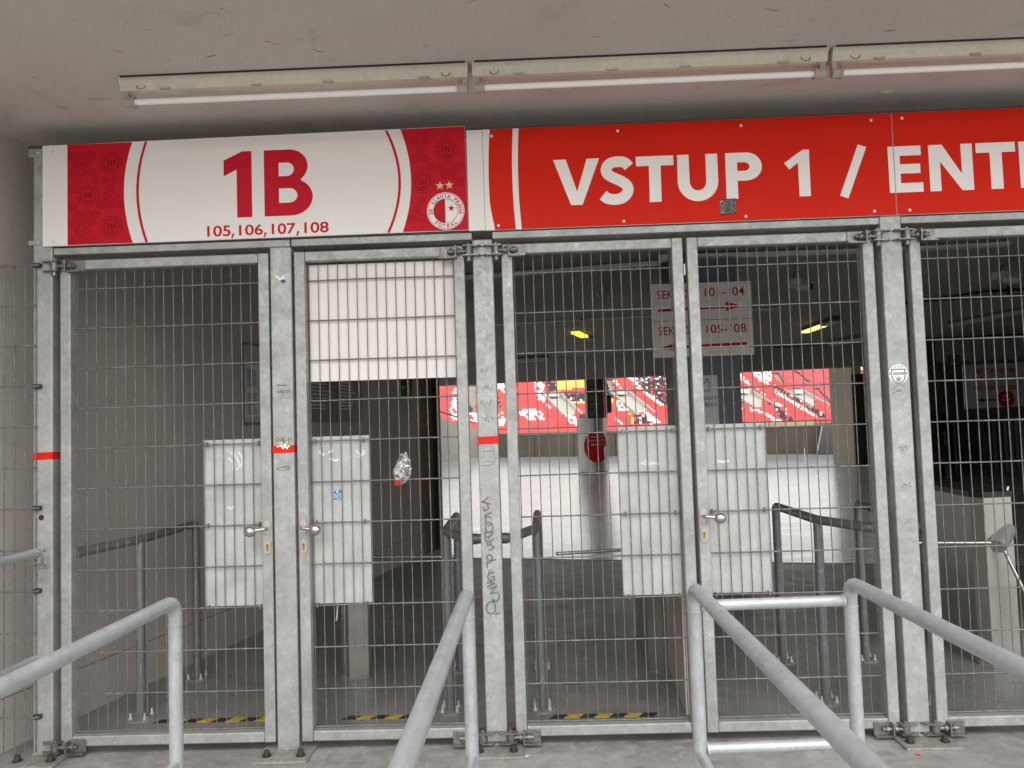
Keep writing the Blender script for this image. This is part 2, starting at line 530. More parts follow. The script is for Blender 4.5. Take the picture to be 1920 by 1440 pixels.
def thing(name, label, cat, loc=(0, 0, 0), group=None):
    o = bpy.data.objects.new(name, None)
    COL.objects.link(o)
    o.location = loc
    o.empty_display_size = 0.1
    return tag(o, label, cat, group)

def tag(o, label, cat, group=None):
    o['label'] = label
    o['category'] = cat
    if group:
        o['group'] = group
    return o

def struct(o):
    o['kind'] = 'structure'
    return o

def stuff(o):
    o['kind'] = 'stuff'
    return o

# --- flat lettering -------------------------------------------------------
def shape_mesh(name, loops, mat, depth=0.0006):
    """closed outlines (x,z) filled with even-odd holes, as a thin slab facing -Y at local y=0"""
    cu = bpy.data.curves.new(name, 'CURVE')
    cu.dimensions = '2D'
    cu.fill_mode = 'BOTH'
    cu.extrude = depth / 2
    for lp in loops:
        sp = cu.splines.new('POLY')
        sp.points.add(len(lp) - 1)
        for i, (x, z) in enumerate(lp):
            sp.points[i].co = (x, z, 0, 1)
        sp.use_cyclic_u = True
    return curve_to_mesh(name, cu, mat)

def curve_to_mesh(name, cu, mat):
    tmp = bpy.data.objects.new('tmp', cu)
    COL.objects.link(tmp)
    bpy.context.view_layer.update()
    dg = bpy.context.evaluated_depsgraph_get()
    me = bpy.data.meshes.new_from_object(tmp.evaluated_get(dg))
    me.name = name
    bpy.data.objects.remove(tmp)
    me.transform(Matrix.Rotation(R(90), 4, 'X'))
    me.materials.clear()
    me.materials.append(MT[mat])
    return me

def text_mesh(name, s, mat, bold=0.0, depth=0.0006, space=1.0):
    cu = bpy.data.curves.new(name, 'FONT')
    cu.body = s
    cu.size = 1.0
    cu.offset = bold
    cu.space_character = space
    cu.extrude = 0.001
    me = curve_to_mesh(name, cu, mat)
    # flatten thickness
    for v in me.vertices:
        v.co.y *= depth / 0.002
    return me

def fit(me, x0, x1, z0, z1):
    xs = [v.co.x for v in me.vertices]
    zs = [v.co.z for v in me.vertices]
    a, b, c, d = min(xs), max(xs), min(zs), max(zs)
    sx = (x1 - x0) / (b - a)
    sz = (z1 - z0) / (d - c) if z1 is not None else sx
    for v in me.vertices:
        v.co.x = x0 + (v.co.x - a) * sx
        v.co.z = z0 + (v.co.z - c) * sz
    return me

def text(s, x0, x1, z0, z1, y, mat, parent, name='lettering', bold=0.0, xf=None, space=1.0):
    me = fit(text_mesh(name, s, mat, bold, space=space), x0, x1, z0, z1)
    me.transform(Matrix.Translation((0, y, 0)))
    if xf is not None:
        me.transform(xf)
    return link(name, me, parent)

def place(me, y, xf=None):
    me.transform(Matrix.Translation((0, y, 0)))
    if xf is not None:
        me.transform(xf)
    return me

def arc(cx, cz, rx, rz, a0, a1, n=16):
    return [(cx + rx * math.cos(R(a0 + (a1 - a0) * k / n)), cz + rz * math.sin(R(a0 + (a1 - a0) * k / n))) for k in range(n + 1)]

def ribbon(pts, wd):
    """closed outline of a stroke of width wd along pts"""
    L, Q = [], []
    n = len(pts)
    for i in range(n):
        a = Vector(pts[max(0, i - 1)])
        b = Vector(pts[min(n - 1, i + 1)])
        d = (b - a)
        d = d.normalized() if d.length > 1e-9 else Vector((1, 0))
        nn = Vector((-d.y, d.x)) * wd / 2
        p = Vector(pts[i])
        L.append(tuple(p + nn))
        Q.append(tuple(p - nn))
    return L + Q[::-1]

def smooth_pts(pts, n=6):
    out = []
    P = [Vector(p) for p in pts]
    for i in range(len(P) - 1):
        p0, p1, p2, p3 = P[max(0, i - 1)], P[i], P[i + 1], P[min(len(P) - 1, i + 2)]
        for k in range(n):
            t = k / n
            out.append(tuple(0.5 * ((2 * p1) + (p2 - p0) * t + (2 * p0 - 5 * p1 + 4 * p2 - p3) * t * t + (3 * p1 - p0 - 3 * p2 + p3) * t ** 3)))
    out.append(tuple(P[-1]))
    return out

def strokes_mesh(name, strokes, wd, mat, y, smooth=True):
    """hand-drawn strokes as thin ribbons standing 0.3 mm proud; each stroke slightly further out so they never share a plane"""
    mb = MB()
    for i, st in enumerate(strokes):
        pts = smooth_pts(st, 5) if (smooth and len(st) > 2) else st
        yy = y - 0.0002 * (i % 12)
        n = len(pts)
        vs = []
        for k in range(n):
            a, b = Vector(pts[max(0, k - 1)]), Vector(pts[min(n - 1, k + 1)])
            d = (b - a).normalized() if (b - a).length > 1e-9 else Vector((1, 0))
            nn = Vector((-d.y, d.x)) * wd / 2
            p = Vector(pts[k])
            vs += [(p.x + nn.x, yy, p.y + nn.y), (p.x - nn.x, yy, p.y - nn.y)]
        mb.add(vs, [(2 * k, 2 * k + 2, 2 * k + 3, 2 * k + 1) for k in range(n - 1)])
    return mb.mesh(name, mat)

def dup(root, dx=(0, 0, 0), label=None):
    c = root.copy()
    COL.objects.link(c)
    c.location = Vector(root.location) + Vector(dx)
    if label:
        c['label'] = label
    for ch in list(root.children):
        a = ch.copy()
        COL.objects.link(a)
        a.parent = c
        a.matrix_parent_inverse = ch.matrix_parent_inverse.copy()
        for g in list(ch.children):
            b = g.copy()
            COL.objects.link(b)
            b.parent = a
            b.matrix_parent_inverse = g.matrix_parent_inverse.copy()
    return c

# ================================================================ the setting
# the inside of the building is turned 13.5 degrees against the gates
E1 = Vector((0.9724, -0.2334, 0))      # along the concourse
E2 = Vector((0.2334, 0.9724, 0))       # into the concourse
def inner(a, b, z=0.0):
    """a metres along, b metres into the building, from the left wall's line at the gates"""
    p = Vector((-2.66, 0, 0)) + E1 * a + E2 * b
    return (p.x, p.y, z)

mb = MB()
mb.add([(-400, -400, -0.012), (400, -400, -0.012), (400, 400, -0.012), (-400, 400, -0.012)], [(0, 1, 2, 3)])
struct(mb.obj('ground', 'floor_near'))

# near floor reaches from the forecourt to the joint, 5.4 m behind the gates
J = 5.44
mb = MB()
j0, j1 = inner(-8, J), inner(20, J)
mb.add([(-14, -14, 0), (18, -14, 0), (18, 0.0, 0), (-14, 0.0, 0)], [(0, 1, 2, 3)])
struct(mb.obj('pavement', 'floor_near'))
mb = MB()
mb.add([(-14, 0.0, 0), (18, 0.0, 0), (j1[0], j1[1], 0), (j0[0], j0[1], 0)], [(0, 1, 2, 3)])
struct(mb.obj('entrance_floor', 'floor_shaded'))
mb = MB()
mb.add([(-60, -60, 0.004), (60, -60, 0.004), (60, -3.2, 0.004), (-60, -3.2, 0.004)], [(0, 1, 2, 3)])
struct(mb.obj('forecourt', 'forecourt'))  # pale sheet added out of view to bounce light onto soffit and signs
mb = MB()
a, b, c, d = inner(-8, J + 0.03), inner(20, J + 0.03), inner(20, 34), inner(-8, 34)
mb.add([a, b, c, d], [(0, 1, 2, 3)])
struct(mb.obj('concourse_floor', 'floor_far'))
mb = MB()
mb.obox(inner(6, J + 0.015, -0.004), E1, 28, 0.028, 0.012)
struct(mb.obj('floor_joint', 'grime'))
mb = MB()
mb.add([(-80, 33, -0.006), (140, 22, -0.006), (140, 260, -0.006), (-80, 260, -0.006)], [(0, 1, 2, 3)])
struct(mb.obj('pitch', 'pitch'))

# soffit over the forecourt and ceiling of the concourse
SOFFIT_EDGE = -1.55
mb = MB()
mb.box(-14, 18, SOFFIT_EDGE, 2.2, 3.10, 3.6)
struct(mb.obj('soffit', 'soffit'))
mb = MB()
p = [inner(-10, 0), inner(20, 0), inner(20, 15.9), inner(-10, 15.9)]
p[0] = (-14, 2.2, 0)
p[1] = (18, 2.2, 0)
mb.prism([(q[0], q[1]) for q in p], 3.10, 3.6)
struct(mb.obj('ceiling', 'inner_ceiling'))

# left wall, its plinth seam and the jamb at its end
wall = thing('wall', 'beige rendered side wall running from the forecourt into the concourse', 'wall', inner(0, 0))
mb = MB()
mb.prism([inner(-0.4, -8)[:2], inner(0, -8)[:2], inner(0, 5.65)[:2], inner(-0.4, 5.65)[:2]], 0.262, 3.10)
mb.obj('upper_wall', 'wall', wall)
mb = MB()
mb.prism([inner(-0.4, -8)[:2], inner(0.004, -8)[:2], inner(0.004, 5.65)[:2], inner(-0.4, 5.65)[:2]], 0.0, 0.257)
mb.obj('plinth', 'wall', wall)
mb = MB()
mb.prism([inner(-0.4, -8)[:2], inner(-0.006, -8)[:2], inner(-0.006, 5.65)[:2], inner(-0.4, 5.65)[:2]], 0.257, 0.262)
mb.obj('seam', 'grime', wall)
jb = thing('door_jamb', 'brown jamb at the far end of the side wall', 'jamb', inner(0, 5.8))
mb = MB()
mb.prism([inner(-0.3, 5.66)[:2], inner(0.03, 5.66)[:2], inner(0.03, 5.98)[:2], inner(-0.3, 5.98)[:2]], 0, 3.10)
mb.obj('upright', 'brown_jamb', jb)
mb = MB()
mb.prism([inner(0.0, 5.985)[:2], inner(0.085, 5.985)[:2], inner(0.085, 6.12)[:2], inner(0.0, 6.12)[:2]], 0, 3.10)
mb.obj('door_edge', 'black', jb)

# far beam over the concourse edge
bm_ = thing('concrete_beam', 'long grey beam along the far edge of the concourse ceiling', 'beam', inner(6, 15.6))
mb = MB()
mb.obox(inner(5, 15.75, 2.85), E1, 30, 0.5, 0.56)
mb.obj('beam_body', 'grey_beam', bm_)
mb = MB()
mb.obox(inner(8.3, 15.46, 3.085), E1, 7.0, 0.05, 0.03)
mb.obj('cable', 'black', bm_)
mb = MB()
q1, q2 = inner(3.55, 15.45, 3.06), inner(3.9, 15.45, 2.62)
mb.cyl(q1, q2, 0.018, 8)
mb.obj('drop_conduit', 'dark_metal', bm_)

# parapet at the concourse edge with a handrail
PA, PB = Vector((-3.3, 32.2, 0)), Vector((12.2, 25.4, 0))
pd = (PB - PA).normalized()
par = thing('parapet', 'low brown concrete parapet in front of the red stand', 'wall', tuple(PA))
seg_n = 9
L = (PB - PA).length
for k in range(seg_n):
    mb = MB()
    c = PA + pd * (L * (k + 0.5) / seg_n)
    mb.obox((c.x, c.y, 0.525), pd, L / seg_n - 0.03, 0.2, 1.05)
    mb.obj('panel', 'parapet', par)
mb = MB()
c = (PA + PB) / 2
mb.obox((c.x, c.y, 1.065), pd, L, 0.24, 0.03)
mb.obj('coping', 'terrace', par)
rail = thing('handrail', 'thin dark handrail on top of the low concrete parapet', 'railing', (c.x, c.y, 1.08))
mb = MB()
mb.tube([tuple(PA + Vector((0, 0.1, 1.27))), tuple(PB + Vector((0, 0.1, 1.27)))], 0.022, seg=8)
mb.obj('rail', 'dark_metal', rail)
for k in range(9):
    mb = MB()
    c = PA + pd * (L * (k + 0.35) / 9)
    mb.cyl((c.x, c.y + 0.1, 1.08), (c.x, c.y + 0.1, 1.27), 0.018, 8)
    mb.obj('post', 'dark_metal', rail)
mb = MB()
deck = thing('upper_deck', 'concrete deck roofing part of the far concourse behind the grey beam', 'roof', inner(6, 24, 6))
mb = MB()
q = [inner(-10, 16.1), inner(20, 16.1), (PB.x + 4, PB.y - 6.5), (PA.x - 8, PA.y - 1.1)]
mb.prism([(a_[0], a_[1]) for a_ in q], 5.6, 6.2)
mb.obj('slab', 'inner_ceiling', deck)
mb = MB()
mb.obox(inner(5, 16.15, 4.4), E1, 30, 0.25, 2.5)
mb.obj('back_wall', 'grey_beam', deck)
c0 = PA + pd * (L * 0.60)
c1 = PA + pd * (L * 0.935)
cc = (c0 + c1) / 2
mb.obox((cc.x, cc.y + 1.2, 1.14), pd, (c1 - c0).length, 0.04, 0.18)
tag(mb.obj('edge_board', 'ad_cream'), 'long cream board just beyond the top of the parapet at its right end', 'board')

# sloped stair wall at the far left
st = thing('stair_wall', 'pale sloping stair wall at the left end of the parapet', 'wall', (-4.4, 29, 0))
mb = MB()
A, B = Vector((-4.6, 27.0, 0)), Vector((-2.6, 31.6, 0))
dd = (B - A).normalized()
nn = Vector((-dd.y, dd.x, 0)) * 0.12
vs = []
for q, h in ((A, 2.15), (B, 1.30)):
    for s in (1, -1):
        vs += [q + nn * s, q + nn * s + Vector((0, 0, h))]
mb.add(vs, [(0, 4, 5, 1), (2, 3, 7, 6), (1, 5, 7, 3), (0, 1, 3, 2), (4, 6, 7, 5)])
mb.obj('wall_body', 'stair_conc', st)
mb = MB()
mb.tube([tuple(A + Vector((0, 0, 2.45))), tuple(B + Vector((0, 0, 1.60)))], 0.03, seg=8)
for t in (0.15, 0.5, 0.85):
    q = A.lerp(B, t)
    h = 2.15 + (1.30 - 2.15) * t
    mb.cyl((q.x, q.y, h), (q.x, q.y, h + 0.3), 0.02, 8)
mb.obj('handrail', 'dark_metal', st)

# right-hand pillar, block wall, second pillar and the dark room
pl = thing('pillar', 'beige concrete pillar right of the far opening', 'pillar', (9.5, 19.4, 0))
mb = MB()
mb.prism([(9.20, 20.05), (9.43, 18.95), (9.74, 19.02), (9.52, 20.1)], 0, 5.6)
mb.obj('shaft', 'pillar', pl)
mb = MB()
mb.prism([(9.41, 18.91), (9.78, 18.99), (9.77, 19.05), (9.40, 18.97)], 0, 2.66)
mb.obj('corner_strip', 'dark_metal', pl)
bw = thing('block_wall', 'dark block wall behind the right gate, receding to the beige pillar', 'wall', (9.6, 17, 0))
W0, W1 = Vector((9.78, 19.0, 0)), Vector((8.52, 13.3, 0))
wd_ = (W1 - W0).normalized()
wn = Vector((wd_.y, -wd_.x, 0))
if wn.x > 0:
    wn = -wn
blk = None
nb = 10
for rz in range(12):
    for k in range(nb + 1):
        l0 = (k - (0.5 if rz % 2 else 0)) * 0.6
        l1 = l0 + 0.585
        l0, l1 = max(0, l0), min(5.83, l1)
        if l1 - l0 < 0.05:
            continue
        c = W0 + wd_ * ((l0 + l1) / 2) - wn * (0.1 - random.uniform(0, 0.004))
        m2 = MB()
        m2.obox((c.x, c.y, 0.13 + rz * 0.252), wd_, l1 - l0, 0.2, 0.24)
        m2.obj('block', 'block', bw)
mb = MB()
c = W0 + wd_ * 2.9 - wn * 0.12
mb.obox((c.x, c.y, 1.55), wd_, 5.8, 0.14, 3.08)
mb.obj('mortar', 'grime', bw)
p2 = thing('pillar', 'beige pillar with a brown side, seen behind the rightmost gate', 'pillar', (8.4, 13, 0))
mb = MB()
mb.prism([(8.10, 13.16), (8.45, 13.02), (8.53, 13.26), (8.2, 13.4)], 0, 3.10)
mb.obj('shaft', 'pillar', p2)
mb = MB()
mb.prism([(8.46, 13.0), (8.86, 13.15), (8.9, 13.45), (8.55, 13.3)], 0, 3.10)
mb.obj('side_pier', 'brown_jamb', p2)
dr = thing('wall', 'black back wall of the dark room behind the rightmost gate', 'wall', (11, 14, 0))
mb = MB()
mb.prism([(8.9, 14.3), (15.5, 13.0), (15.5, 13.3), (8.9, 14.6)], 0, 3.10)
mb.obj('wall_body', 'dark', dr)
sh = thing('roller_shutter', 'dark ribbed shutter below the sector sign in the dark room', 'shutter', (10, 13.6, 0))
for k in range(22):
    mb = MB()
    x = 9.2 + k * 0.11
    y = 14.24 - (x - 8.9) * 0.197
    mb.prism([(x, y - 0.05), (x + 0.05, y - 0.11), (x + 0.095, y - 0.05)], 0.1, 1.32)
    mb.obj('rib', 'dark_metal', sh)
mb = MB()
mb.cyl((9.35, 13.9, 0), (9.35, 13.9, 1.3), 0.05, 12)
mb.cyl((9.55, 13.86, 0), (9.55, 13.86, 1.22), 0.03, 12)
mb.obj('guide_pipe', 'galv_tube_in', sh)
ew = thing('wall', 'grey end wall closing the concourse on the right', 'wall', (15.5, 6, 0))
mb = MB()
mb.box(15.5, 15.8, 0.1, 13.2, 0, 3.1)
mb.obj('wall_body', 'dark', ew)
fwall = thing('wall', 'unseen front wall added beside the last gate to keep light out', 'wall', (9, 0, 0))  # added off frame to block light from the front right
mb = MB()
mb.box(4.9, 15.8, -0.15, 0.05, 0, 3.1)
mb.obj('wall_body', 'wall', fwall)

# ================================================================ far stand with seats
SA = R(21.5)
RV = Vector((math.cos(SA), math.sin(SA), 0))
UV = Vector((-math.sin(SA), math.cos(SA), 0))
SP0 = Vector((0, 100, -1.65))
PITCH, DEPTH, RISE = 0.46, 0.8, 0.344
def seat_at(s, k):
    return SP0 + RV * (s * PITCH) + UV * (k * DEPTH) + Vector((0, 0, k * RISE))

PAT = {
 'white': [
  [(-10.9, 25.0), (-9.4, 25.0), (-17.8, 9.0), (-19.4, 11.1), (-13.6, 20.4)], [(-12.6, 12.2), (-9.7, 12.1), (-12.0, 8.1), (-14.7, 8.2)],
  [(5.7, 27.2), (9.7, 27.2), (5.3, 21.6), (5.5, 23.8), (3.1, 23.0)], [(-2.5, 13.0), (-0.8, 11.5), (-4.4, 6.0), (-6.5, 6.7)],
  [(11.3, 27.7), (13.1, 27.7), (10.1, 22.0), (8.1, 21.8)], [(21.7, 28.8), (25.2, 28.7), (20.4, 22.0), (20.8, 20.1), (16.1, 15.9), (14.8, 16.8), (17.1, 22.1)],
  [(14.0, 16.8), (16.1, 15.9), (17.6, 13.3), (16.8, 12.4), (15.3, 14.4)], [(5.2, 13.3), (11.1, 13.5), (11.0, 12.3), (11.8, 12.3), (11.7, 10.4), (10.2, 8.4), (5.3, 8.5), (3.8, 11.1)],
  [(18.2, 11.1), (20.5, 11.2), (22.8, 9.5), (19.8, 5.8), (17.5, 6.4)], [(60.8, 30.4), (64.5, 30.3), (61.6, 25.9), (60.2, 21.1), (59.9, 16.8), (60.6, 12.7), (58.9, 11.1), (58.0, 13.0), (57.7, 18.8), (57.9, 22.0), (59.4, 25.3)],
  [(52.7, 27.6), (53.8, 27.6), (51.3, 22.5), (50.2, 22.5)], [(43.6, 16.7), (45.0, 16.7), (44.2, 13.2), (44.5, 11.9), (42.0, 11.0), (39.9, 11.3), (41.2, 14.4)],
  [(51.1, 13.5), (50.5, 11.7), (50.2, 9.7), (50.3, 7.4), (49.7, 5.0), (47.0, 5.1), (48.1, 10.0)], [(34.9, 9.0), (36.5, 7.7), (36.5, 5.4), (34.6, 5.4)],
  [(112.2, 31.4), (115.3, 31.4), (110.5, 24.0), (108.8, 23.7), (108.6, 26.0), (105.2, 26.1)], [(121.3, 31.3), (125.8, 31.3), (116.1, 24.2), (116.9, 25.9)],
  [(128.1, 32.7), (132.7, 32.6), (120.2, 23.8), (116.1, 24.2)], [(109.9, 23.0), (109.6, 20.8), (108.6, 15.1), (107.1, 10.0), (104.2, 8.2), (106.1, 10.6), (106.2, 13.4), (108.5, 19.0)],
  [(116.9, 21.0), (116.7, 17.3), (115.8, 13.7), (116.0, 10.8), (114.5, 6.2), (114.2, 5.4), (112.8, 5.8), (113.5, 9.5), (113.5, 12.3), (114.3, 15.8), (114.0, 18.9)],
  [(89.7, 13.9), (92.6, 13.8), (87.2, 9.9), (84.5, 10.0)], [(92.8, 12.2), (95.5, 9.6), (94.4, 8.8), (90.2, 9.3)], [(96.5, 9.8), (96.0, 6.4), (96.8, 4.3), (93.2, 4.5), (94.4, 8.0)]],
 'black': [
  [(-7.6, 21.3), (-6.3, 21.3), (-7.8, 18.7), (-9.0, 18.7)], [(-10.8, 15.5), (-9.2, 14.2), (-10.3, 12.3), (-12.5, 12.4)], [(25.6, 28.7), (29.4, 28.6), (25.6, 22.2), (22.0, 21.7)],
  [(26.6, 21.0), (35.7, 20.8), (32.4, 17.0), (24.5, 16.7)], [(23.6, 11.4), (26.8, 10.5), (24.4, 7.7), (23.3, 8.2)], [(48.6, 27.1), (49.4, 27.1), (44.2, 17.8), (41.4, 17.9)],
  [(65.1, 31.0), (81.8, 31.8), (60.6, 12.7), (59.9, 16.8), (60.2, 21.1), (61.6, 25.9)], [(43.6, 9.9), (48.1, 10.0), (47.8, 6.1), (46.4, 4.9), (39.8, 5.2)],
  [(107.4, 23.4), (106.4, 20.3), (105.9, 15.8), (104.9, 10.9), (102.5, 9.6), (103.8, 14.6), (104.2, 19.1)], [(120.5, 23.5), (121.3, 20.6), (120.0, 17.5), (119.6, 13.9), (117.2, 12.5), (117.2, 15.7), (117.3, 18.2), (117.8, 21.6)],
  [(118.2, 11.6), (120.5, 8.7), (117.5, 5.6), (114.9, 5.2), (116.2, 7.2), (116.5, 10.5)], [(102.3, 10.5), (104.9, 9.8), (102.2, 4.6), (96.4, 4.8)], [(93.8, 16.4), (96.4, 15.2), (93.5, 13.0), (89.5, 13.1)]],
 'yellow': [
  [(30.6, 29.9), (44.3, 30.3), (38.5, 23.6), (25.9, 22.5)], [(26.5, 17.7), (33.3, 17.5), (31.7, 15.7), (25.6, 15.6)], [(43.3, 19.5), (45.6, 19.4), (42.3, 15.9), (40.4, 15.4)],
  [(43.2, 11.2), (42.5, 9.4), (42.1, 7.5), (39.7, 5.2), (39.4, 5.9)]],
 'faded': [[(136.1, 34.8), (173.5, 34.5), (121.6, 3.8), (122.4, 7.8), (129.7, 16.3), (130.2, 21.7), (127.4, 25.0), (129.7, 29.1)]],
 'none': [
  [(-4.9, 26.3), (-1.8, 26.2), (-9.7, 12.3), (-10.0, 15.2), (-9.3, 18.2)], [(1.7, 19.8), (1.4, 17.9), (-1.7, 13.0), (-2.2, 13.5)], [(20.8, 20.6), (26.0, 21.6), (27.3, 19.6), (25.4, 13.1), (21.9, 9.7), (17.9, 10.8), (17.8, 14.1)],
  [(50.3, 28.9), (53.8, 28.9), (48.2, 21.9), (46.1, 22.0)], [(48.6, 21.9), (53.2, 21.5), (51.5, 13.5), (47.8, 10.3), (44.5, 9.6), (44.4, 11.4), (44.8, 17.8)], [(132.4, 31.9), (134.9, 31.9), (129.2, 25.7), (125.8, 23.7), (127.0, 27.4)],
  [(143.6, 32.5), (145.8, 32.5), (141.2, 25.1), (139.1, 24.5)], [(137.9, 21.8), (139.2, 21.8), (131.5, 11.5), (128.7, 10.1)], [(100.8, 21.7), (106.5, 22.2), (105.9, 16.9), (97.9, 11.2), (95.8, 11.0), (92.8, 13.8), (95.0, 17.2)],
  [(127.7, 22.0), (129.8, 21.0), (128.0, 18.5), (130.6, 16.9), (121.8, 11.2), (117.7, 10.8), (120.5, 13.9), (120.3, 17.2)]],
}
def inside(p, poly):
    x, y = p
    c = False
    n = len(poly)
    for i in range(n):
        x1, y1 = poly[i]
        x2, y2 = poly[i - 1]
        if (y1 > y) != (y2 > y) and x < (x2 - x1) * (y - y1) / (y2 - y1) + x1:
            c = not c
    return c
def seat_colour(s, k):
    p = (s, k)
    for cname in ('none', 'white', 'black', 'yellow', 'faded'):
        for poly in PAT[cname]:
            if inside(p, poly):
                if cname == 'black' and random.random() < 0.22:
                    return random.choice(['red', 'red', 'white'])
                if cname == 'white' and random.random() < 0.16:
                    return 'red'
                if cname == 'faded' and random.random() < 0.1:
                    return 'red'
                return cname
    return 'red'

# terrace steps
ROWS, S_LO, S_HI = range(3, 37), -34, 182
stand = thing('far_stand', 'stepped concrete stand across the pitch carrying red, white and black seats', 'stand', tuple(seat_at(60, 3)))
for k in ROWS:
    mb = MB()
    a0 = seat_at(S_LO, k) - UV * 0.42
    a1 = seat_at(S_HI, k) - UV * 0.42
    b1, b0 = a1 + UV * DEPTH, a0 + UV * DEPTH
    dn = Vector((0, 0, RISE))
    mb.add([a0, a1, b1, b0, a0 - dn, a1 - dn], [(0, 1, 2, 3), (4, 5, 1, 0)])
    mb.obj('step', 'terrace', stand)
# stair openings: two raking side walls, a landing slab and a lintel
for (s0, s1, k0, k1) in ((18.6, 25.2, 10.6, 20.8), (45.0, 52.2, 10.6, 21.2), (94.6, 104.6, 11.6, 20.6), (120.2, 128.4, 11.8, 19.8)):
    vo = thing('stair_opening', 'pale concrete stair opening let into the far stand at seat bay %d' % round(s0 / 8 + 6), 'stair', tuple(seat_at(s0, k0)), 'stair openings in the far stand')
    vo['label'] = {18.6: 'concrete stair opening in the far stand left of the black speaker column', 45.0: 'concrete stair opening in the far stand between speaker column and slate column',
                   94.6: 'concrete stair opening in the far stand just right of the slate column', 120.2: 'concrete stair opening in the far stand near the right pillar'}[s0]
    for s, sg in ((s0, -1), (s1, 1)):
        mb = MB()
        p0, p1 = seat_at(s, k0), seat_at(s, k1)
        t = RV * 0.12
        up0, up1 = Vector((0, 0, 0.75)), Vector((0, 0, 0.95))
        vs = [p0 - t, p0 + t, p1 + t, p1 - t, p0 - t + up0, p0 + t + up0, p1 + t + up1, p1 - t + up1]
        mb.add(vs, [(0, 1, 5, 4), (1, 2, 6, 5), (2, 3, 7, 6), (3, 0, 4, 7), (4, 5, 6, 7)])
        mb.obj('side_wall', 'stair_conc', vo)
    mb = MB()
    p0, p1 = seat_at(s0, k0), seat_at(s1, k0)
    q0, q1 = seat_at(s0, k1), seat_at(s1, k1)
    lift = Vector((0, 0, 0.12))
    mb.add([p0 + lift, p1 + lift, q1 + lift, q0 + lift], [(0, 1, 2, 3)])
    mb.obj('ramp_floor', 'stair_conc', vo)
    mb = MB()
    c = seat_at((s0 + s1) / 2, k1 - 1.0)
    mb.obox((c.x, c.y, c.z + 0.75), RV, (s1 - s0) * PITCH * 0.55, 1.2, 0.75)
    mb.obj('lintel', 'paint_white', vo)

def seat_mb():
    m = MB()
    m.add([(-0.2, -0.18, 0.36), (0.2, -0.18, 0.36), (0.2, 0.2, 0.40), (-0.2, 0.2, 0.40), (-0.19, -0.16, 0.30), (0.19, -0.16, 0.30), (0.19, 0.2, 0.34), (-0.19, 0.2, 0.34)],
          [(0, 1, 2, 3), (4, 5, 1, 0), (5, 6, 2, 1), (7, 4, 0, 3)])
    m.add([(-0.2, 0.17, 0.34), (0.2, 0.17, 0.34), (0.2, 0.25, 0.72), (0.12, 0.26, 0.80), (-0.12, 0.26, 0.80), (-0.2, 0.25, 0.72),
           (-0.2, 0.22, 0.34), (0.2, 0.22, 0.34), (0.2, 0.30, 0.72), (0.12, 0.31, 0.80), (-0.12, 0.31, 0.80), (-0.2, 0.30, 0.72)],
          [(0, 1, 2, 3, 4, 5), (11, 10, 9, 8, 7, 6), (1, 7, 8, 2), (2, 8, 9, 3), (3, 9, 10, 4), (4, 10, 11, 5), (5, 11, 6, 0)])
    return m
SEATC = ['red', 'white', 'black', 'yellow', 'faded']
smesh = {c: seat_mb().mesh('seat', 'seat_' + c) for c in SEATC}
SROT = Matrix((RV, UV, Vector((0, 0, 1)))).transposed()
allseats = []
for k in ROWS:
    for s in range(S_LO, S_HI):
        c = seat_colour(s + 0.5, k)
        if c == 'none':
            continue
        allseats.append((s + 0.5, k, c))
camp = Vector((0, -3.782, 1.539))
ci = M.inverted()
def frame_xy(p):
    q = ci @ p
    return 960 + 1440 * q.x / -q.z, 720 - 1440 * q.y / -q.z
near = []
for i, (s, k, c) in enumerate(allseats):
    x, y = frame_xy(seat_at(s, k) + Vector((0, 0, 0.5)))
    if 975 < x < 1075 and 708 < y < 800 or 1150 < x < 1240 and 708 < y < 790:
        near.append(((seat_at(s, k) - camp).length, i))
near = set(i for _, i in sorted(near)[:300])
SLAB = {'red': 'red plastic seat in the far stand', 'white': 'white plastic seat among the red ones in the far stand', 'black': 'black plastic seat in the far stand',
        'yellow': 'yellow plastic seat in the far stand', 'faded': 'faded red plastic seat in the far stand'}
bulk = MB()
tv, tf = seat_mb().v, seat_mb().f
for i, (s, k, c) in enumerate(allseats):
    p = seat_at(s, k)
    if i in near:
        o = bpy.data.objects.new('seat', smesh[c])
        COL.objects.link(o)
        o.location = p
        o.rotation_euler = (0, 0, SA)
        tag(o, SLAB[c], 'seat', c + ' seats in the far stand')
    else:
        bulk.add([p + SROT @ Vector(v) for v in tv], tf, SEATC.index(c))
stuff(bulk.obj('stadium_seats', ['seat_' + c for c in SEATC]))

# ================================================================ gate posts, beams, signs
def bolt(x, y, z, parent, r=0.016, h=0.028, mat='bolt', name='bolt'):
    m = MB()
    m.cyl((x, y, z), (x, y, z + 0.006), r * 1.35, 12)
    m.cyl((x, y, z + 0.006), (x, y, z + h), r, 10, r * 0.8)
    return m.obj(name, mat, parent)

def gate_post(x0, x1, top, label, plate=None):
    cx = (x0 + x1) / 2
    t = thing('gate_post', label, 'post', (cx, 0, 0), 'galvanised gate posts')
    m = MB()
    m.box(x0, x1, -0.05, 0.05, 0.014, top, 0.006)
    m.obj('shaft', 'galv_post', t)
    px0, px1 = plate or (cx - 0.125, cx + 0.125)
    m = MB()
    m.box(px0, px1, -0.185, 0.10, 0.0, 0.013, 0.003)
    m.obj('base_plate', 'plate', t)
    m = MB()
    m.cyl((cx - 0.049, -0.053, 0.017), (cx + 0.049, -0.053, 0.017), 0.006, 8)
    m.obj('weld', 'plate', t)
    for bx in (px0 + 0.045, px1 - 0.045):
        for by in (-0.12, 0.07):
            bolt(bx, by, 0.013, t)
    return t

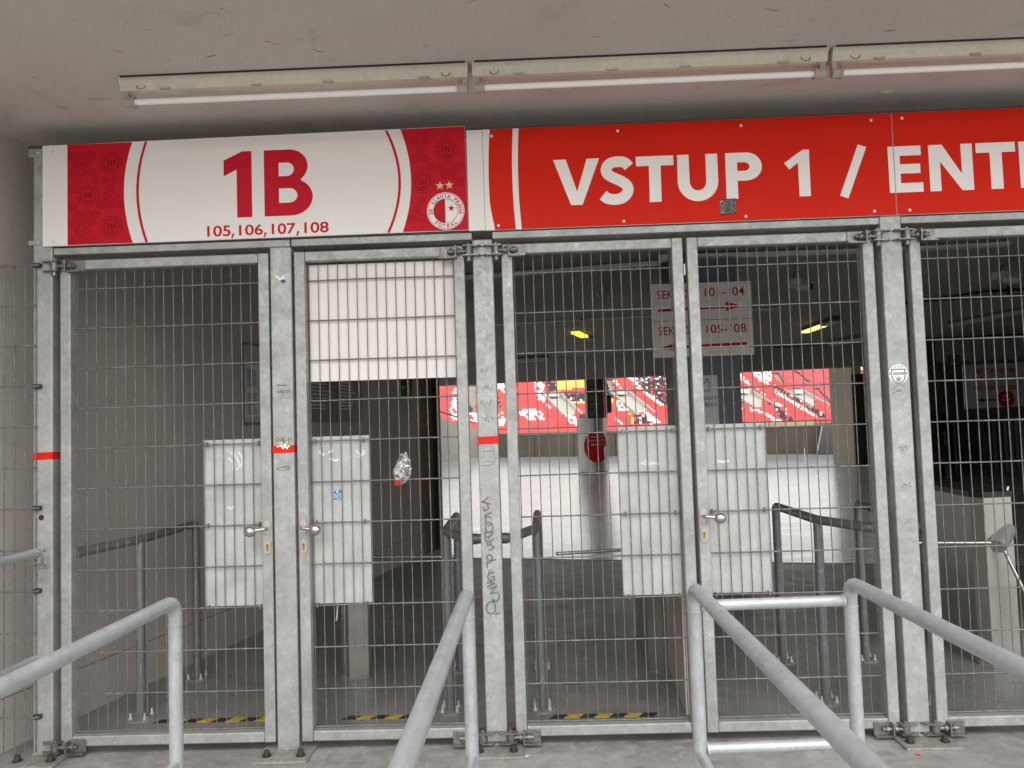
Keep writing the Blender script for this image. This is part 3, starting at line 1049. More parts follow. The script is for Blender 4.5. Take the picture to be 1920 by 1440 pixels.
gpl = gate_post(-2.455, -2.358, 2.985, 'galvanised gate post beside the beige wall, left of all the gates', (-2.53, -2.28))
gpc = gate_post(-1.266, -1.161, 2.446, 'galvanised gate post under the 1B sign with marker scribbles and torn red tape')
gpm = gate_post(-0.262, -0.163, 2.446, 'galvanised gate post with tall grey graffiti between the paired gates')
gpr = gate_post(1.724, 1.826, 2.487, 'galvanised gate post with a round white sticker, right of the entrance gates')

# header beam pieces
hb = thing('header_beam', 'galvanised beam above the gates carrying the signs', 'beam', (0.2, 0, 2.47))
for x0, x1 in ((-2.355, -1.1635 - 0.003), (-1.1605, -0.2625), (-0.162, 1.723), (1.827, 4.9)):
    m = MB()
    m.box(x0, x1, -0.047, 0.04, 2.4475, 2.483, 0.004)
    m.obj('beam_section', 'galv_frame', hb)
m = MB()
m.box(-2.355, 4.9, -0.045, 0.04, 2.486, 2.505)
m.obj('lower_channel', 'dark_metal', hb)
m = MB()
m.box(-2.48, 4.9, -0.05, 0.05, 2.992, 3.006)
m.obj('upper_channel', 'dark_metal', hb)
for z0, z1 in ((2.50, 2.523), (2.945, 2.988)):
    m = MB()
    m.box(-2.475, -2.405, -0.057, -0.0505, z0, z1, 0.002)
    m.obj('end_strap', 'galv_frame', hb)
    m = MB()
    m.sphere((-2.425, -0.058, (z0 + z1) / 2), 0.007, 10, 6)
    m.obj('rivet', 'rivet', hb)

def rivet(x, z, y, parent):
    m = MB()
    m.sphere((x, y, z), 0.0085, 12, 6, (1, 0.5, 1))
    return m.obj('rivet', 'rivet', parent)

# --- sign 1B
SY = -0.064
s1 = thing('gate_sign', 'white and crimson sign reading 1B with seat blocks 105 to 108 and a club crest', 'sign', (-1.34, 0, 2.5))
m = MB()
m.prism([(-2.398, 2.489), (-0.277, 2.492), (-0.281, 3.012), (-2.398, 2.998)], SY, SY + 0.012, 'y')
m.obj('board', 'white_board', s1)
def curve_edge(xend, xmid, z0=2.490, z1=3.0, n=16):
    out = []
    for k in range(n + 1):
        t = k / n
        out.append((xend + (xmid - xend) * (1 - (2 * t - 1) ** 2), z0 + (z1 - z0) * t))
    return out
left_fld = [(-2.272, 2.4905)] + curve_edge(-1.944, -1.987, 2.4905, 2.9985) + [(-2.272, 2.9985)]
link('print_field', place(shape_mesh('print_field', [left_fld], 'maroon'), SY - 0.0005), s1)
right_edge = curve_edge(-0.600, -0.553, 2.493, 3.008)
right_fld = right_edge + [(-0.2815, 3.0105), (-0.2775, 2.493)]
link('print_field', place(shape_mesh('print_field', [right_fld], 'maroon'), SY - 0.0005), s1)
def band(xend, xmid, wd, z0, z1):
    e = curve_edge(xend, xmid, z0, z1)
    return e + [(x + wd, z) for x, z in e[::-1]]
link('arc_line', place(shape_mesh('arc_line', [band(-1.880, -1.925, 0.013, 2.4905, 2.9985)], 'maroon'), SY - 0.0005), s1)
link('arc_line', place(shape_mesh('arc_line', [band(-0.678, -0.616, 0.013, 2.493, 3.006)], 'maroon'), SY - 0.0005), s1)

# tone-on-tone ornament: roundels with small signs inside
def ornament(inside_fn, x0, x1, avoid=None):
    loops = []
    def ring(cx, cz, r, wd):
        loops.append(arc(cx, cz, r, r, 0, 360, 24)[:-1])
        loops.append(arc(cx, cz, r - wd, r - wd, 0, 360, 20)[:-1])
    def bar(cx, cz, w_, h_):
        loops.append([(cx - w_, cz - h_), (cx + w_, cz - h_), (cx + w_, cz + h_), (cx - w_, cz + h_)])
    big = []
    for col, (cx, zs) in enumerate(((0.105, (2.735,)), (0.222, (2.575, 2.895)), (0.320, (2.735,)))):
        for z in zs:
            x = x0 + cx
            if inside_fn(x, z, 0.044) and not (avoid and avoid(x, z, 0.046)):
                big.append((x, z))
                ring(x, z, 0.041, 0.0065)
                for dx in (-0.016, 0, 0.016):
                    bar(x + dx, z + 0.004, 0.0055, 0.016)
                bar(x, z - 0.0245, 0.016, 0.0045)
                for q in range(14):        # scalloped halo
                    an = 2 * math.pi * q / 14
                    px, pz = x + 0.058 * math.cos(an), z + 0.058 * math.sin(an)
                    if inside_fn(px, pz, 0.010):
                        loops.append(ribbon([(px + 0.0085 * math.cos(an + 1.2 + tt), pz + 0.0085 * math.sin(an + 1.2 + tt)) for tt in (0, 0.6, 1.2, 1.8, 2.4, 3.0)], 0.0048))
    random.seed(3)
    z = 2.516
    row = 0
    while z < 2.995:
        x = x0 + 0.026 + (0.0235 if row % 2 else 0)
        while x < x1:
            if inside_fn(x, z, 0.022) and all(math.hypot(x - bx, z - bz) > 0.080 for bx, bz in big) and not (avoid and avoid(x, z, 0.024)):
                ring(x, z, 0.0205, 0.0042)
                g = random.randrange(5)
                if g == 0:
                    bar(x, z + 0.005, 0.010, 0.0025); bar(x, z - 0.005, 0.010, 0.0025)
                elif g == 1:
                    bar(x - 0.005, z, 0.0025, 0.010); bar(x + 0.005, z, 0.0025, 0.010)
                elif g == 2:
                    loops.append(ribbon(arc(x, z, 0.009, 0.009, 20, 300, 8), 0.004))
                elif g == 3:
                    loops.append(ribbon([(x - 0.010, z + 0.008), (x, z - 0.009), (x + 0.010, z + 0.008)], 0.004))
                else:
                    loops.append(ribbon([(x - 0.009, z - 0.008), (x + 0.008, z - 0.005), (x - 0.006, z + 0.004), (x + 0.009, z + 0.008)], 0.004))
            x += 0.0475
        row += 1
        z += 0.0425
    return loops
def in_left(x, z, r):
    t = (z - 2.49) / 0.508
    xe = -1.944 - 0.043 * (1 - (2 * t - 1) ** 2)
    return x - r > -2.272 and x + r < xe and z - r > 2.492 and z + r < 2.997
def in_right(x, z, r):
    t = (z - 2.493) / 0.515
    xe = -0.600 + 0.047 * (1 - (2 * t - 1) ** 2)
    return x - r > xe and x + r < -0.283 and z - r > 2.495 and z + r < 3.005
def av(x, z, r):
    return math.hypot(x + 0.386, z - 2.59) < 0.093 + r or (abs(x + 0.389) < 0.05 + r and abs(z - 2.716) < 0.022 + r)
link('ornament', place(shape_mesh('ornament', ornament(in_left, -2.272, -1.94), 'maroon_dark', 0.0004), SY - 0.0011), s1)
link('ornament', place(shape_mesh('ornament', ornament(in_right, -0.60, -0.28, av), 'maroon_dark', 0.0004), SY - 0.0011), s1)

def letter(name, loops, mat, y, parent):
    return link(name, place(shape_mesh(name, loops, mat), y), parent)
LZ, HZ = 2.597, 2.929
letter('numeral', [[(-1.485, 2.886), (-1.392, HZ), (-1.345, HZ), (-1.345, LZ), (-1.420, LZ), (-1.420, 2.838), (-1.485, 2.807)]], 'maroon', SY - 0.0006, s1)
B_out = [(-1.283, LZ), (-1.150, LZ)] + arc(-1.150, 2.690, 0.108, 0.093, -90, 62, 12) + arc(-1.155, 2.845, 0.090, 0.084, -52, 90, 12) + [(-1.283, HZ)]
B_lo = [(-1.210, 2.662), (-1.158, 2.662)] + arc(-1.158, 2.6985, 0.040, 0.0365, -90, 90, 10) + [(-1.210, 2.735)]
B_hi = [(-1.210, 2.796), (-1.168, 2.796)] + arc(-1.168, 2.830, 0.034, 0.034, -90, 90, 10) + [(-1.210, 2.864)]
letter('numeral', [B_out, B_lo, B_hi], 'maroon', SY - 0.0006, s1)
for k, (wd, xa, xb) in enumerate((('105,', -1.571, -1.438), ('106,', -1.412, -1.277), ('107,', -1.249, -1.114), ('108', -1.087, -0.966))):
    text(wd[:3], xa, xb - (0.016 if k < 3 else 0), 2.506, 2.560, SY - 0.0006, 'maroon', s1, 'block_number', 0.016)
    if k < 3:
        letter('comma', [[(xb - 0.008, 2.518), (xb + 0.003, 2.518), (xb - 0.006, 2.494), (xb - 0.013, 2.494)]], 'maroon', SY - 0.0006, s1)
for x, z in ((-2.343, 2.963), (-2.341, 2.508)):
    rivet(x, z, SY, s1)

# crest
CX, CZ, CR_ = -0.386, 2.590, 0.0925
def disc(cx, cz, r, n=40):
    return arc(cx, cz, r, r, 0, 360, n)[:-1]
def star(cx, cz, r, rot=90):
    return [(cx + (r if k % 2 == 0 else r * 0.42) * math.cos(R(rot + 36 * k)), cz + (r if k % 2 == 0 else r * 0.42) * math.sin(R(rot + 36 * k))) for k in range(10)]
cd = letter('crest', [disc(CX, CZ, CR_)], 'white_print', SY - 0.0012, s1)
letter('crest_ring', [disc(CX, CZ, CR_ - 0.004), disc(CX, CZ, CR_ - 0.0062)], 'maroon', SY - 0.0018, cd)
letter('crest_ring', [disc(CX, CZ, 0.061), disc(CX, CZ, 0.0585)], 'maroon', SY - 0.0018, cd)
letter('crest_half', [arc(CX - 0.001, CZ, 0.0585, 0.0585, 91, 269, 24)], 'ink_red', SY - 0.0018, cd)
letter('crest_star', [star(CX + 0.028, CZ + 0.012, 0.018)], 'ink_red', SY - 0.0018, cd)
def ring_text(s, r, a_mid, step, h, flip=False):
    out = MB()
    n = len(s)
    for i, ch in enumerate(s):
        if ch == ' ':
            continue
        me = text_mesh('t', ch, 'maroon', 0.02)
        xs = [v.co.x for v in me.vertices]
        zs = [v.co.z for v in me.vertices]
        k = h / 0.7
        cxm = (min(xs) + max(xs)) / 2
        an = a_mid + (-(i - (n - 1) / 2) * step if not flip else (i - (n - 1) / 2) * step)
        rot = R(an - 90) if not flip else R(an + 90)
        vs = []
        for v in me.vertices:
            lx, lz = (v.co.x - cxm) * k, (v.co.z - 0.35) * k
            vs.append((CX + r * math.cos(R(an)) + lx * math.cos(rot) - lz * math.sin(rot), SY - 0.0019 + v.co.y, CZ + r * math.sin(R(an)) + lx * math.sin(rot) + lz * math.cos(rot)))
        out.add(vs, [tuple(p.vertices) for p in me.polygons])
        bpy.data.meshes.remove(me)
    return out
ring_text('SK SLAVIA PRAHA', 0.0735, 90, 14.0, 0.0175).obj('crest_lettering', 'ink_red', cd)
ring_text('FOTBAL', 0.0735, 270, 15.5, 0.0175, True).obj('crest_lettering', 'ink_red', cd)
letter('gold_star', [star(-0.411, 2.716, 0.0225, 88)], 'gold', SY - 0.0012, s1)
letter('gold_star', [star(-0.365, 2.718, 0.0225, 92)], 'gold', SY - 0.0012, s1)

# filler board between the signs
m = MB()
m.box(-0.2745, -0.1955, -0.058, -0.046, 2.489, 2.991)
tag(m.obj('filler_board', 'white_board'), 'narrow white board between the 1B sign and the red sign', 'board')

# --- red entrance sign, two boards
RY = -0.060
VZ0, VZ1 = 2.596, 2.824
def red_board(x0, x1, label, field):
    t = thing('entrance_sign', label, 'sign', ((x0 + x1) / 2, 0, 2.5))
    m = MB()
    m.box(x0, x1, RY, RY + 0.011, 2.487, 2.991)
    m.obj('board', 'white_board', t)
    link('print_field', place(shape_mesh('print_field', field, 'red_board'), RY - 0.0005), t)
    return t
e_l = [(-0.158 - 0.012 * (1 - (2 * k / 16 - 1) ** 2) + (0.012 if k < 4 else 0) * (1 - k / 4), 2.4875 + 0.503 * k / 16) for k in range(17)]
stripe = curve_edge(-0.044, -0.054, 2.4875, 2.9905)
stripe_l = stripe
stripe_r = [(x + 0.029, z) for x, z in stripe]
s2 = red_board(-0.1935, 1.8025, 'red sign board reading VSTUP 1 with a small black sticker on it',
               [e_l + stripe_l[::-1], stripe_r + [(1.802, 2.9905), (1.802, 2.4875)]])
s3 = red_board(1.8055, 4.6, 'red sign board at the right edge with the start of the word ENTRANCE',
               [[(1.806, 2.4875), (4.5995, 2.4875), (4.5995, 2.9905), (1.806, 2.9905)]])
LY = RY - 0.0011
wm = 'white_print'
letter('letter', [[(0.149, VZ1), (0.211, VZ1), (0.262, 2.662), (0.314, VZ1), (0.375, VZ1), (0.286, VZ0), (0.230, VZ0)]], wm, LY, s2)
s_line = smooth_pts([(0.519, 2.776), (0.500, 2.797), (0.470, 2.803), (0.430, 2.797), (0.409, 2.772), (0.413, 2.745), (0.440, 2.725), (0.480, 2.705), (0.508, 2.680), (0.508, 2.650), (0.484, 2.624), (0.448, 2.616), (0.412, 2.622), (0.388, 2.640)], 5)
letter('letter', [ribbon(s_line, 0.053)], wm, LY, s2)
letter('letter', [[(0.554, VZ1), (0.737, VZ1), (0.737, 2.776), (0.674, 2.776), (0.672, VZ0), (0.614, VZ0), (0.617, 2.776), (0.554, 2.776)]], wm, LY, s2)
letter('letter', [[(0.756, VZ1), (0.812, VZ1), (0.812, 2.690)] + arc(0.8525, 2.690, 0.0405, 0.045, 180, 360, 12) + [(0.894, VZ1), (0.951, VZ1), (0.951, 2.690)] + arc(0.8525, 2.690, 0.0985, 0.098, 0, -180, 18)], wm, LY, s2)
letter('letter', [[(0.988, VZ0), (1.045, VZ0), (1.045, 2.685), (1.090, 2.685)] + arc(1.090, 2.7545, 0.076, 0.0695, -90, 90, 14) + [(0.990, VZ1)],
                  [(1.046, 2.733), (1.080, 2.733)] + arc(1.080, 2.7545, 0.026, 0.0215, -90, 90, 10) + [(1.046, 2.776)]], wm, LY, s2)
letter('letter', [[(1.274, 2.763), (1.366, 2.826), (1.397, 2.826), (1.395, VZ0), (1.341, VZ0), (1.341, 2.763), (1.298, 2.731)]], wm, LY, s2)
letter('letter', [[(1.634, 2.841), (1.674, 2.827), (1.575, 2.577), (1.536, 2.592)]], wm, LY, s2)
letter('letter', [[(1.776, VZ0), (1.802, VZ0), (1.802, VZ1), (1.776, VZ1)]], wm, LY, s2)
letter('letter', [[(1.806, VZ1), (1.934, VZ1), (1.934, 2.777), (1.832, 2.777), (1.832, 2.735), (1.928, 2.735), (1.928, 2.689), (1.832, 2.689), (1.832, 2.642), (1.938, 2.642), (1.938, VZ0), (1.806, VZ0)]], wm, LY, s3)
letter('letter', [[(1.971, VZ0), (2.024, VZ0), (2.024, 2.741), (2.124, VZ0), (2.180, VZ0), (2.180, VZ1), (2.126, VZ1), (2.126, 2.677), (2.036, VZ1), (1.971, VZ1)]], wm, LY, s3)
letter('letter', [[(2.198, VZ1), (2.386, VZ1), (2.386, 2.776), (2.321, 2.776), (2.321, VZ0), (2.263, VZ0), (2.263, 2.776), (2.198, 2.776)]], wm, LY, s3)
letter('letter', [[(2.403, VZ0), (2.458, VZ0), (2.458, 2.680), (2.480, 2.680), (2.525, VZ0), (2.590, VZ0), (2.535, 2.690)] + arc(2.500, 2.7545, 0.070, 0.0695, -60, 90, 12) + [(2.403, VZ1)],
                  [(2.459, 2.730), (2.495, 2.730)] + arc(2.495, 2.753, 0.022, 0.023, -90, 90, 8) + [(2.459, 2.776)]], wm, LY, s3)
letter('letter', [[(2.59, VZ0), (2.652, VZ0), (2.673, 2.650), (2.757, 2.650), (2.778, VZ0), (2.84, VZ0), (2.745, VZ1), (2.685, VZ1)], [(2.690, 2.697), (2.740, 2.697), (2.715, 2.765)]], wm, LY, s3)
letter('letter', [[(x + 0.895, z) for x, z in [(1.971, VZ0), (2.024, VZ0), (2.024, 2.741), (2.124, VZ0), (2.180, VZ0), (2.180, VZ1), (2.126, VZ1), (2.126, 2.677), (2.036, VZ1), (1.971, VZ1)]]], wm, LY, s3)
letter('letter', [ribbon(arc(3.21, 2.71, 0.087, 0.087, 45, 315, 24), 0.055)], wm, LY, s3)
letter('letter', [[(x + 1.555, z) for x, z in [(1.776, VZ1), (1.934, VZ1), (1.934, 2.777), (1.832, 2.777), (1.832, 2.735), (1.928, 2.735), (1.928, 2.689), (1.832, 2.689), (1.832, 2.642), (1.938, 2.642), (1.938, VZ0), (1.776, VZ0)]]], wm, LY, s3)
for x, z in ((-0.150, 2.957), (0.471, 2.958), (1.074, 2.960), (1.705, 2.960), (-0.129, 2.509), (0.484, 2.507), (1.077, 2.508), (1.697, 2.510)):
    rivet(x, z, RY, s2)
for x, z in ((1.854, 2.964), (1.866, 2.509), (2.9, 2.964), (2.9, 2.509)):
    rivet(x, z, RY, s3)
m = MB()
m.prism([(0.952, 2.519), (1.032, 2.522), (1.031, 2.598), (0.953, 2.596)], LY - 0.0022, LY - 0.0012, 'y')
stk = m.obj('sticker', 'photo_sticker')
tag(stk, 'small black square sticker on the foot of the letter P', 'sticker')
for lp in ([(0.952, 2.519), (1.032, 2.522), (1.032, 2.526), (0.952, 2.523)], [(0.953, 2.592), (1.031, 2.594), (1.031, 2.598), (0.953, 2.596)]):
    link('border', place(shape_mesh('border', [lp], 'ink'), LY - 0.0026), stk)

# ================================================================ gate leaves
def wire_v(x, z0, z1, parent, y=0.003):
    m = MB()
    j = random.uniform
    m.tube([(x, y, z0), (x + j(-0.0016, 0.0016), y + j(-0.0012, 0.0012), z0 + (z1 - z0) * j(0.25, 0.45)), (x + j(-0.0016, 0.0016), y, z0 + (z1 - z0) * j(0.6, 0.8)), (x, y, z1)], 0.0025, 0, 6, cap=False)
    return m.obj('vertical_wire', 'wire', parent)
def wire_h(x0, x1, z, parent, y=-0.0035):
    m = MB()
    j = random.uniform
    m.tube([(x0, y, z + j(-0.0012, 0.0012)), (x0 + (x1 - x0) * j(0.3, 0.7), y + j(-0.001, 0.001), z + j(-0.0018, 0.0018)), (x1, y, z + j(-0.0012, 0.0012))], 0.0037, 0, 8)
    return m.obj('horizontal_wire', 'wire', parent)

def hinge(xp, sg, z, parent):
    """adjustable gate hinge: xp is the post edge, sg=+1 when the leaf lies to the right of it"""
    h = MB()
    y = -0.062
    for dz in (-0.024, 0.022):                  # the two lugs welded to the post
        h.prism([(xp - sg * 0.05, -0.048), (xp - sg * 0.03, -0.085), (xp + sg * 0.045, -0.085), (xp + sg * 0.05, -0.045)], z + dz, z + dz + 0.006)
    h.cyl((xp + sg * 0.018, y, z - 0.017), (xp + sg * 0.018, y, z + 0.021), 0.019, 14)      # eye of the bolt
    h.cyl((xp + sg * 0.03, y, z + 0.001), (xp + sg * 0.125, y, z + 0.001), 0.0095, 10)     # threaded shank
    o = h.obj('hinge', 'hinge', parent)
    b = MB()
    b.cyl((xp + sg * 0.018, y, z - 0.040), (xp + sg * 0.018, y, z + 0.040), 0.009, 10)
    b.cyl((xp + sg * 0.018, y, z - 0.047), (xp + sg * 0.018, y, z - 0.034), 0.0145, 6)
    b.obj('hinge_pin', 'hinge', o)
    for dx in (0.058, 0.098):
        n = MB()
        n.cyl((xp + sg * dx, y, z + 0.001), (xp + sg * (dx + 0.013), y, z + 0.001), 0.0165, 6)
        n.obj('nut', 'hinge', o)
    k = MB()
    k.box(min(xp + sg * 0.076, xp + sg * 0.084), max(xp + sg * 0.076, xp + sg * 0.084), -0.085, -0.044, z - 0.03, z + 0.03, 0.002)
    a, b_ = sorted((xp + sg * 0.076, xp + sg * 0.160))
    k.box(a, b_, -0.050, -0.0445, z - 0.031, z + 0.031, 0.002)
    k.box(a, b_, -0.078, -0.050, z - 0.031, z - 0.026)
    k.obj('bracket', 'hinge', o)
    return o

def handle(x, sg, z, parent):
    """knob on a cranked neck with its rosette; lock rosette below; sg=+1 knob points right"""
    fy = -0.045
    def rosette(cx, cz, name, mat):
        o = arc(cx, cz + 0.018, 0.0155, 0.0155, 0, 180, 10) + arc(cx, cz - 0.018, 0.0155, 0.0155, 180, 360, 10)
        m = MB()
        m.prism(o, fy - 0.009, fy, 'y')
        return m.obj(name, mat, parent)
    h = rosette(x, z, 'handle', 'rosette')
    m = MB()
    m.tube([(x, fy - 0.008, z - 0.002), (x, fy - 0.045, z - 0.003), (x + sg * 0.052, fy - 0.05, z - 0.009)], 0.0085, 0.012, 12)
    m.obj('neck', 'steel', h)
    m = MB()
    m.sphere((x + sg * 0.070, fy - 0.05, z - 0.012), 0.0272, 18, 12, (1.06, 0.9, 1))
    m.obj('knob', 'steel', h)
    l = rosette(x + 0.001 * sg, z - 0.095, 'lock', 'rosette')
    m = MB()
    o = arc(x, z - 0.088, 0.0085, 0.0085, -60, 240, 12) + [(x - 0.005, z - 0.113), (x + 0.005, z - 0.113)]
    m.prism(o, fy - 0.0125, fy - 0.0085, 'y')
    m.obj('cylinder', 'brass', l)
    m = MB()
    m.box(x - 0.0012, x + 0.0012, fy - 0.0135, fy - 0.0124, z - 0.097, z - 0.083)
    m.obj('keyhole', 'ink', l)

ZB, ZT = 0.045, 2.420
def gate_leaf(x0, x1, label, hinge_at, panel=None, knob=None, top_board=None):
    t = thing('gate_leaf', label, 'gate', ((x0 + x1) / 2, 0, ZB), 'galvanised mesh gate leaves')
    f = 0.053
    for a, b_, nm in ((x0, x0 + f, 'stile'), (x1 - f, x1, 'stile')):
        m = MB()
        m.box(a, b_, -0.045, 0.006, ZB, ZT, 0.005)
        m.obj(nm, 'galv_frame', t)
    for z0, z1, nm in ((ZB, ZB + 0.05, 'bottom_rail'), (ZT - 0.05, ZT, 'top_rail')):
        m = MB()
        m.box(x0 + f + 0.0008, x1 - f - 0.0008, -0.0435, 0.004, z0 + 0.001, z1 - 0.001, 0.005)
        m.obj(nm, 'galv_frame', t)
    xa, xb = x0 + f, x1 - f
    n = int(round((xb - xa) / 0.0502))
    st_ = (xb - xa - 0.012) / n
    for k in range(n + 1):
        wire_v(xa + 0.006 + k * st_, ZB + 0.05, ZT - 0.05, t)
    for k in range(12):
        wire_h(xa + 0.001, xb - 0.001, 0.08 + 0.2 * k + (0.022 if k == 0 else 0), t)
    if panel:
        p0, p1 = panel
        m = MB()
        m.box(p0, p1, 0.0145, 0.017, 0.684, 1.502, 0.0008)
        # a folded top and bottom lip
        m.box(p0 + 0.001, p1 - 0.001, 0.0172, 0.032, 1.494, 1.501)
        m.box(p0 + 0.001, p1 - 0.001, 0.0172, 0.032, 0.685, 0.692)
        pn = m.obj('guard_plate', 'galv_sheet', t)
        for z in (1.48, 1.08, 0.68):
            for x in (p0 + 0.025, p1 - 0.025):
                c = MB()
                c.box(x - 0.004, x + 0.004, -0.011, 0.014, z - 0.011, z + 0.011, 0.002)
                c.obj('clip', 'hinge', pn)
    if top_board:
        p0, p1 = top_board
        m = MB()
        m.box(p0, p1, 0.0150, 0.019, 1.776, 2.362)
        m.obj('blank_board', 'white_top', t)
    if knob:
        handle(knob[0], knob[1], 1.071, t)
    if hinge_at:
        xp, sg = hinge_at
        for z in (2.386, 0.050):
            hinge(xp, sg, z, t)
    return t

G1 = gate_leaf(-2.323, -1.276, 'wide mesh gate leaf nearest the beige wall, left of the scribbled post', (-2.358, 1), (-1.637, -1.330), (-1.298, -1))
G2 = gate_leaf(-1.149, -0.304, 'mesh gate leaf with a white blank board across its top', (-0.262, -1), (-1.098, -0.807), (-1.122, 1), (-1.096, -0.358))
G3 = gate_leaf(-0.121, 0.767, 'mesh gate leaf right of the graffiti post, without a handle on the outside', (-0.163, 1), (0.421, 0.714))
G4 = gate_leaf(0.787, 1.690, 'mesh gate leaf left of the post with the round sticker', (1.724, -1), (0.841, 1.144), (0.809, 1))
G5 = gate_leaf(1.862, 2.765, 'mesh gate leaf at the right edge with a turnstile behind it', (1.826, 1))
m = MB()
m.box(0.770, 0.777, -0.040, -0.030, 2.235, 2.290)
m.obj('latch_tab', 'paint_white', G3)

# fixed mesh panel between the left post and the wall
fp = thing('mesh_fence', 'narrow fixed mesh panel between the left gate post and the beige wall', 'fence', (-2.56, -0.06, 0))
for k in range(4):
    x = -2.437 - k * 0.0525
    m = MB()
    m.cyl((x, -0.058, 0.03), (x, -0.058, 2.41), 0.003, 6, cap=False)
    m.obj('vertical_wire', 'wire', fp)
for k in range(12):
    z = 0.196 + 0.2 * k if k else 0.196
    m = MB()
    m.cyl((-2.66, -0.0655, z), (-2.428, -0.0655, z), 0.0042, 6)
    m.obj('horizontal_wire', 'wire', fp)
for z in (2.395, 1.793, 1.198, 0.798, 0.198):
    m = MB()
    m.box(-2.446, -2.408, -0.072, -0.0502, z - 0.011, z + 0.012, 0.004)
    m.obj('clamp', 'bolt', fp)
    m = MB()
    m.cyl((-2.452, -0.074, z - 0.002), (-2.410, -0.074, z + 0.002), 0.0055, 8)
    m.obj('clamp_bolt', 'hinge', fp)

# small hole plug and strike box on the left post
m = MB()
m.cyl((-2.414, -0.0515, 1.150), (-2.414, -0.0502, 1.150), 0.0135, 20)
m.obj('plug_hole', 'ink', gpl)
m = MB()
m.cyl((-2.437, -0.0515, 1.156), (-2.437, -0.0502, 1.156), 0.006, 12)
m.obj('dowel', 'enamel', gpl)

# red tape bands
def tape_band(x0, x1, z0, z1, label, wrap=False):
    m = MB()
    m.prism([(x0 - 0.0006, z0), (x1 + 0.0006, z0 + 0.002), (x1 + 0.0006, z1 + 0.001), (x0 - 0.0006, z1)], -0.0512, -0.0502, 'y')
    m.box(x1 + 0.0002, x1 + 0.0012, -0.0512, 0.05, z0 + 0.002, z1 + 0.001)
    return tag(m.obj('tape_band', 'tape'), label, 'tape')
tape_band(-2.455, -2.358, 1.431, 1.468, 'red tape band around the post beside the beige wall')
t2 = tape_band(-1.266, -1.161, 1.428, 1.465, 'torn red tape band on the post with marker scribbles')
tape_band(-0.262, -0.163, 1.440, 1.478, 'clean red tape band on the graffiti post')

# graffiti, scribbles and stickers
def px(u, v):
    """sketch coordinates of the tag on the graffiti post, in metres on its face"""
    return (-0.2575 + (u - 325) * 0.000680, 1.190 - (v - 258) * 0.000680)
tags = [[(382, 262), (358, 285), (335, 298), (362, 304), (398, 316)], [(352, 296), (372, 318), (378, 345), (346, 362)], [(348, 330), (345, 365)],
        [(402, 372), (366, 388), (350, 398), (368, 404), (402, 410)], [(360, 398), (357, 428), (360, 446)], [(398, 424), (402, 430)],
        [(366, 436), (358, 470), (362, 506), (392, 508), (408, 482), (396, 452), (372, 438)], [(372, 470), (402, 448)],
        [(345, 512), (372, 514), (412, 508)], [(410, 508), (384, 540), (372, 562)], [(350, 512), (352, 552), (360, 582)], [(362, 545), (384, 540)],
        [(362, 585), (388, 572), (412, 562)], [(366, 575), (368, 612)], [(392, 572), (388, 602), (412, 622), (372, 640)], [(360, 600), (396, 596)],
        [(384, 668), (362, 676), (360, 700), (380, 710), (396, 694), (384, 668)], [(362, 712), (356, 745), (362, 766)], [(366, 732), (396, 712), (424, 704)],
        [(372, 778), (370, 806)], [(382, 768), (384, 772)], [(408, 796), (378, 800), (360, 822), (372, 850), (402, 846), (406, 824), (384, 828)],
        [(350, 868), (378, 862), (410, 874)], [(410, 872), (378, 884), (352, 898)], [(380, 862), (384, 890)],
        [(366, 912), (398, 900), (428, 886)], [(426, 886), (400, 912), (374, 946)], [(374, 944), (404, 938), (434, 934)],
        [(438, 944), (434, 980), (412, 996), (386, 978)], [(404, 992), (362, 1006), (344, 1036), (352, 1070), (384, 1082), (408, 1056), (404, 1016), (392, 994)],
        [(402, 1086), (436, 1076)], [(370, 1096), (374, 1100)]]
link('graffiti', strokes_mesh('graffiti', [[px(*q) for q in s_] for s_ in tags], 0.0075, 'ink_grey', -0.0503), gpm)
def pc(u, v, ox, oz, k):
    return (ox + u * k, oz - v * k)
marks = [[(0, 0), (0, 10)], [(0, 5), (6, 4)], [(6, 0), (6, 9)], [(12, 3), (12, 8)], [(9, 6), (15, 5)], [(18, 9), (21, 0), (24, 9)], [(19, 6), (23, 6)], [(27, 4), (31, 4)], [(27, 7), (31, 7)],
         [(-2, 22), (3, 32), (6, 22)], [(14, 22), (10, 25), (13, 28), (9, 32)], [(22, 23), (17, 26), (18, 31), (24, 32)],
         [(34, 33), (28, 27), (29, 22), (33, 23), (35, 26), (38, 22), (42, 23), (41, 27), (34, 33)], [(44, 28), (45, 31)]]
link('scribble', strokes_mesh('scribble', [[pc(u, v, -1.238, 1.768, 0.00145) for u, v in s_] for s_ in marks], 0.0022, 'ink', -0.0503), gpc)
marks = [[(0, 14), (2, 0), (10, 2), (9, 8), (2, 9)], [(14, 12), (16, 1), (22, 4), (17, 7), (23, 11), (15, 13)], [(24, 0), (22, 12), (30, 8), (34, 14)], [(36, 0), (37, 14)], [(36, 7), (44, 4)], [(44, 0), (46, 12)], [(8, 18), (30, 16), (40, 20)]]
link('scribble', strokes_mesh('scribble', [[pc(u, v, -1.250, 1.505, 0.0017) for u, v in s_] for s_ in marks], 0.0022, 'ink', -0.0503), gpc)
link('scratch', strokes_mesh('scratch', [[(-1.246, 1.459), (-1.225, 1.463), (-1.2, 1.456), (-1.18, 1.462)], [(-1.232, 1.478), (-1.214, 1.449), (-1.205, 1.474), (-1.196, 1.447), (-1.188, 1.470)], [(-1.225, 1.484), (-1.207, 1.461), (-1.193, 1.486)]], 0.0045, 'litter', -0.0516), gpc)
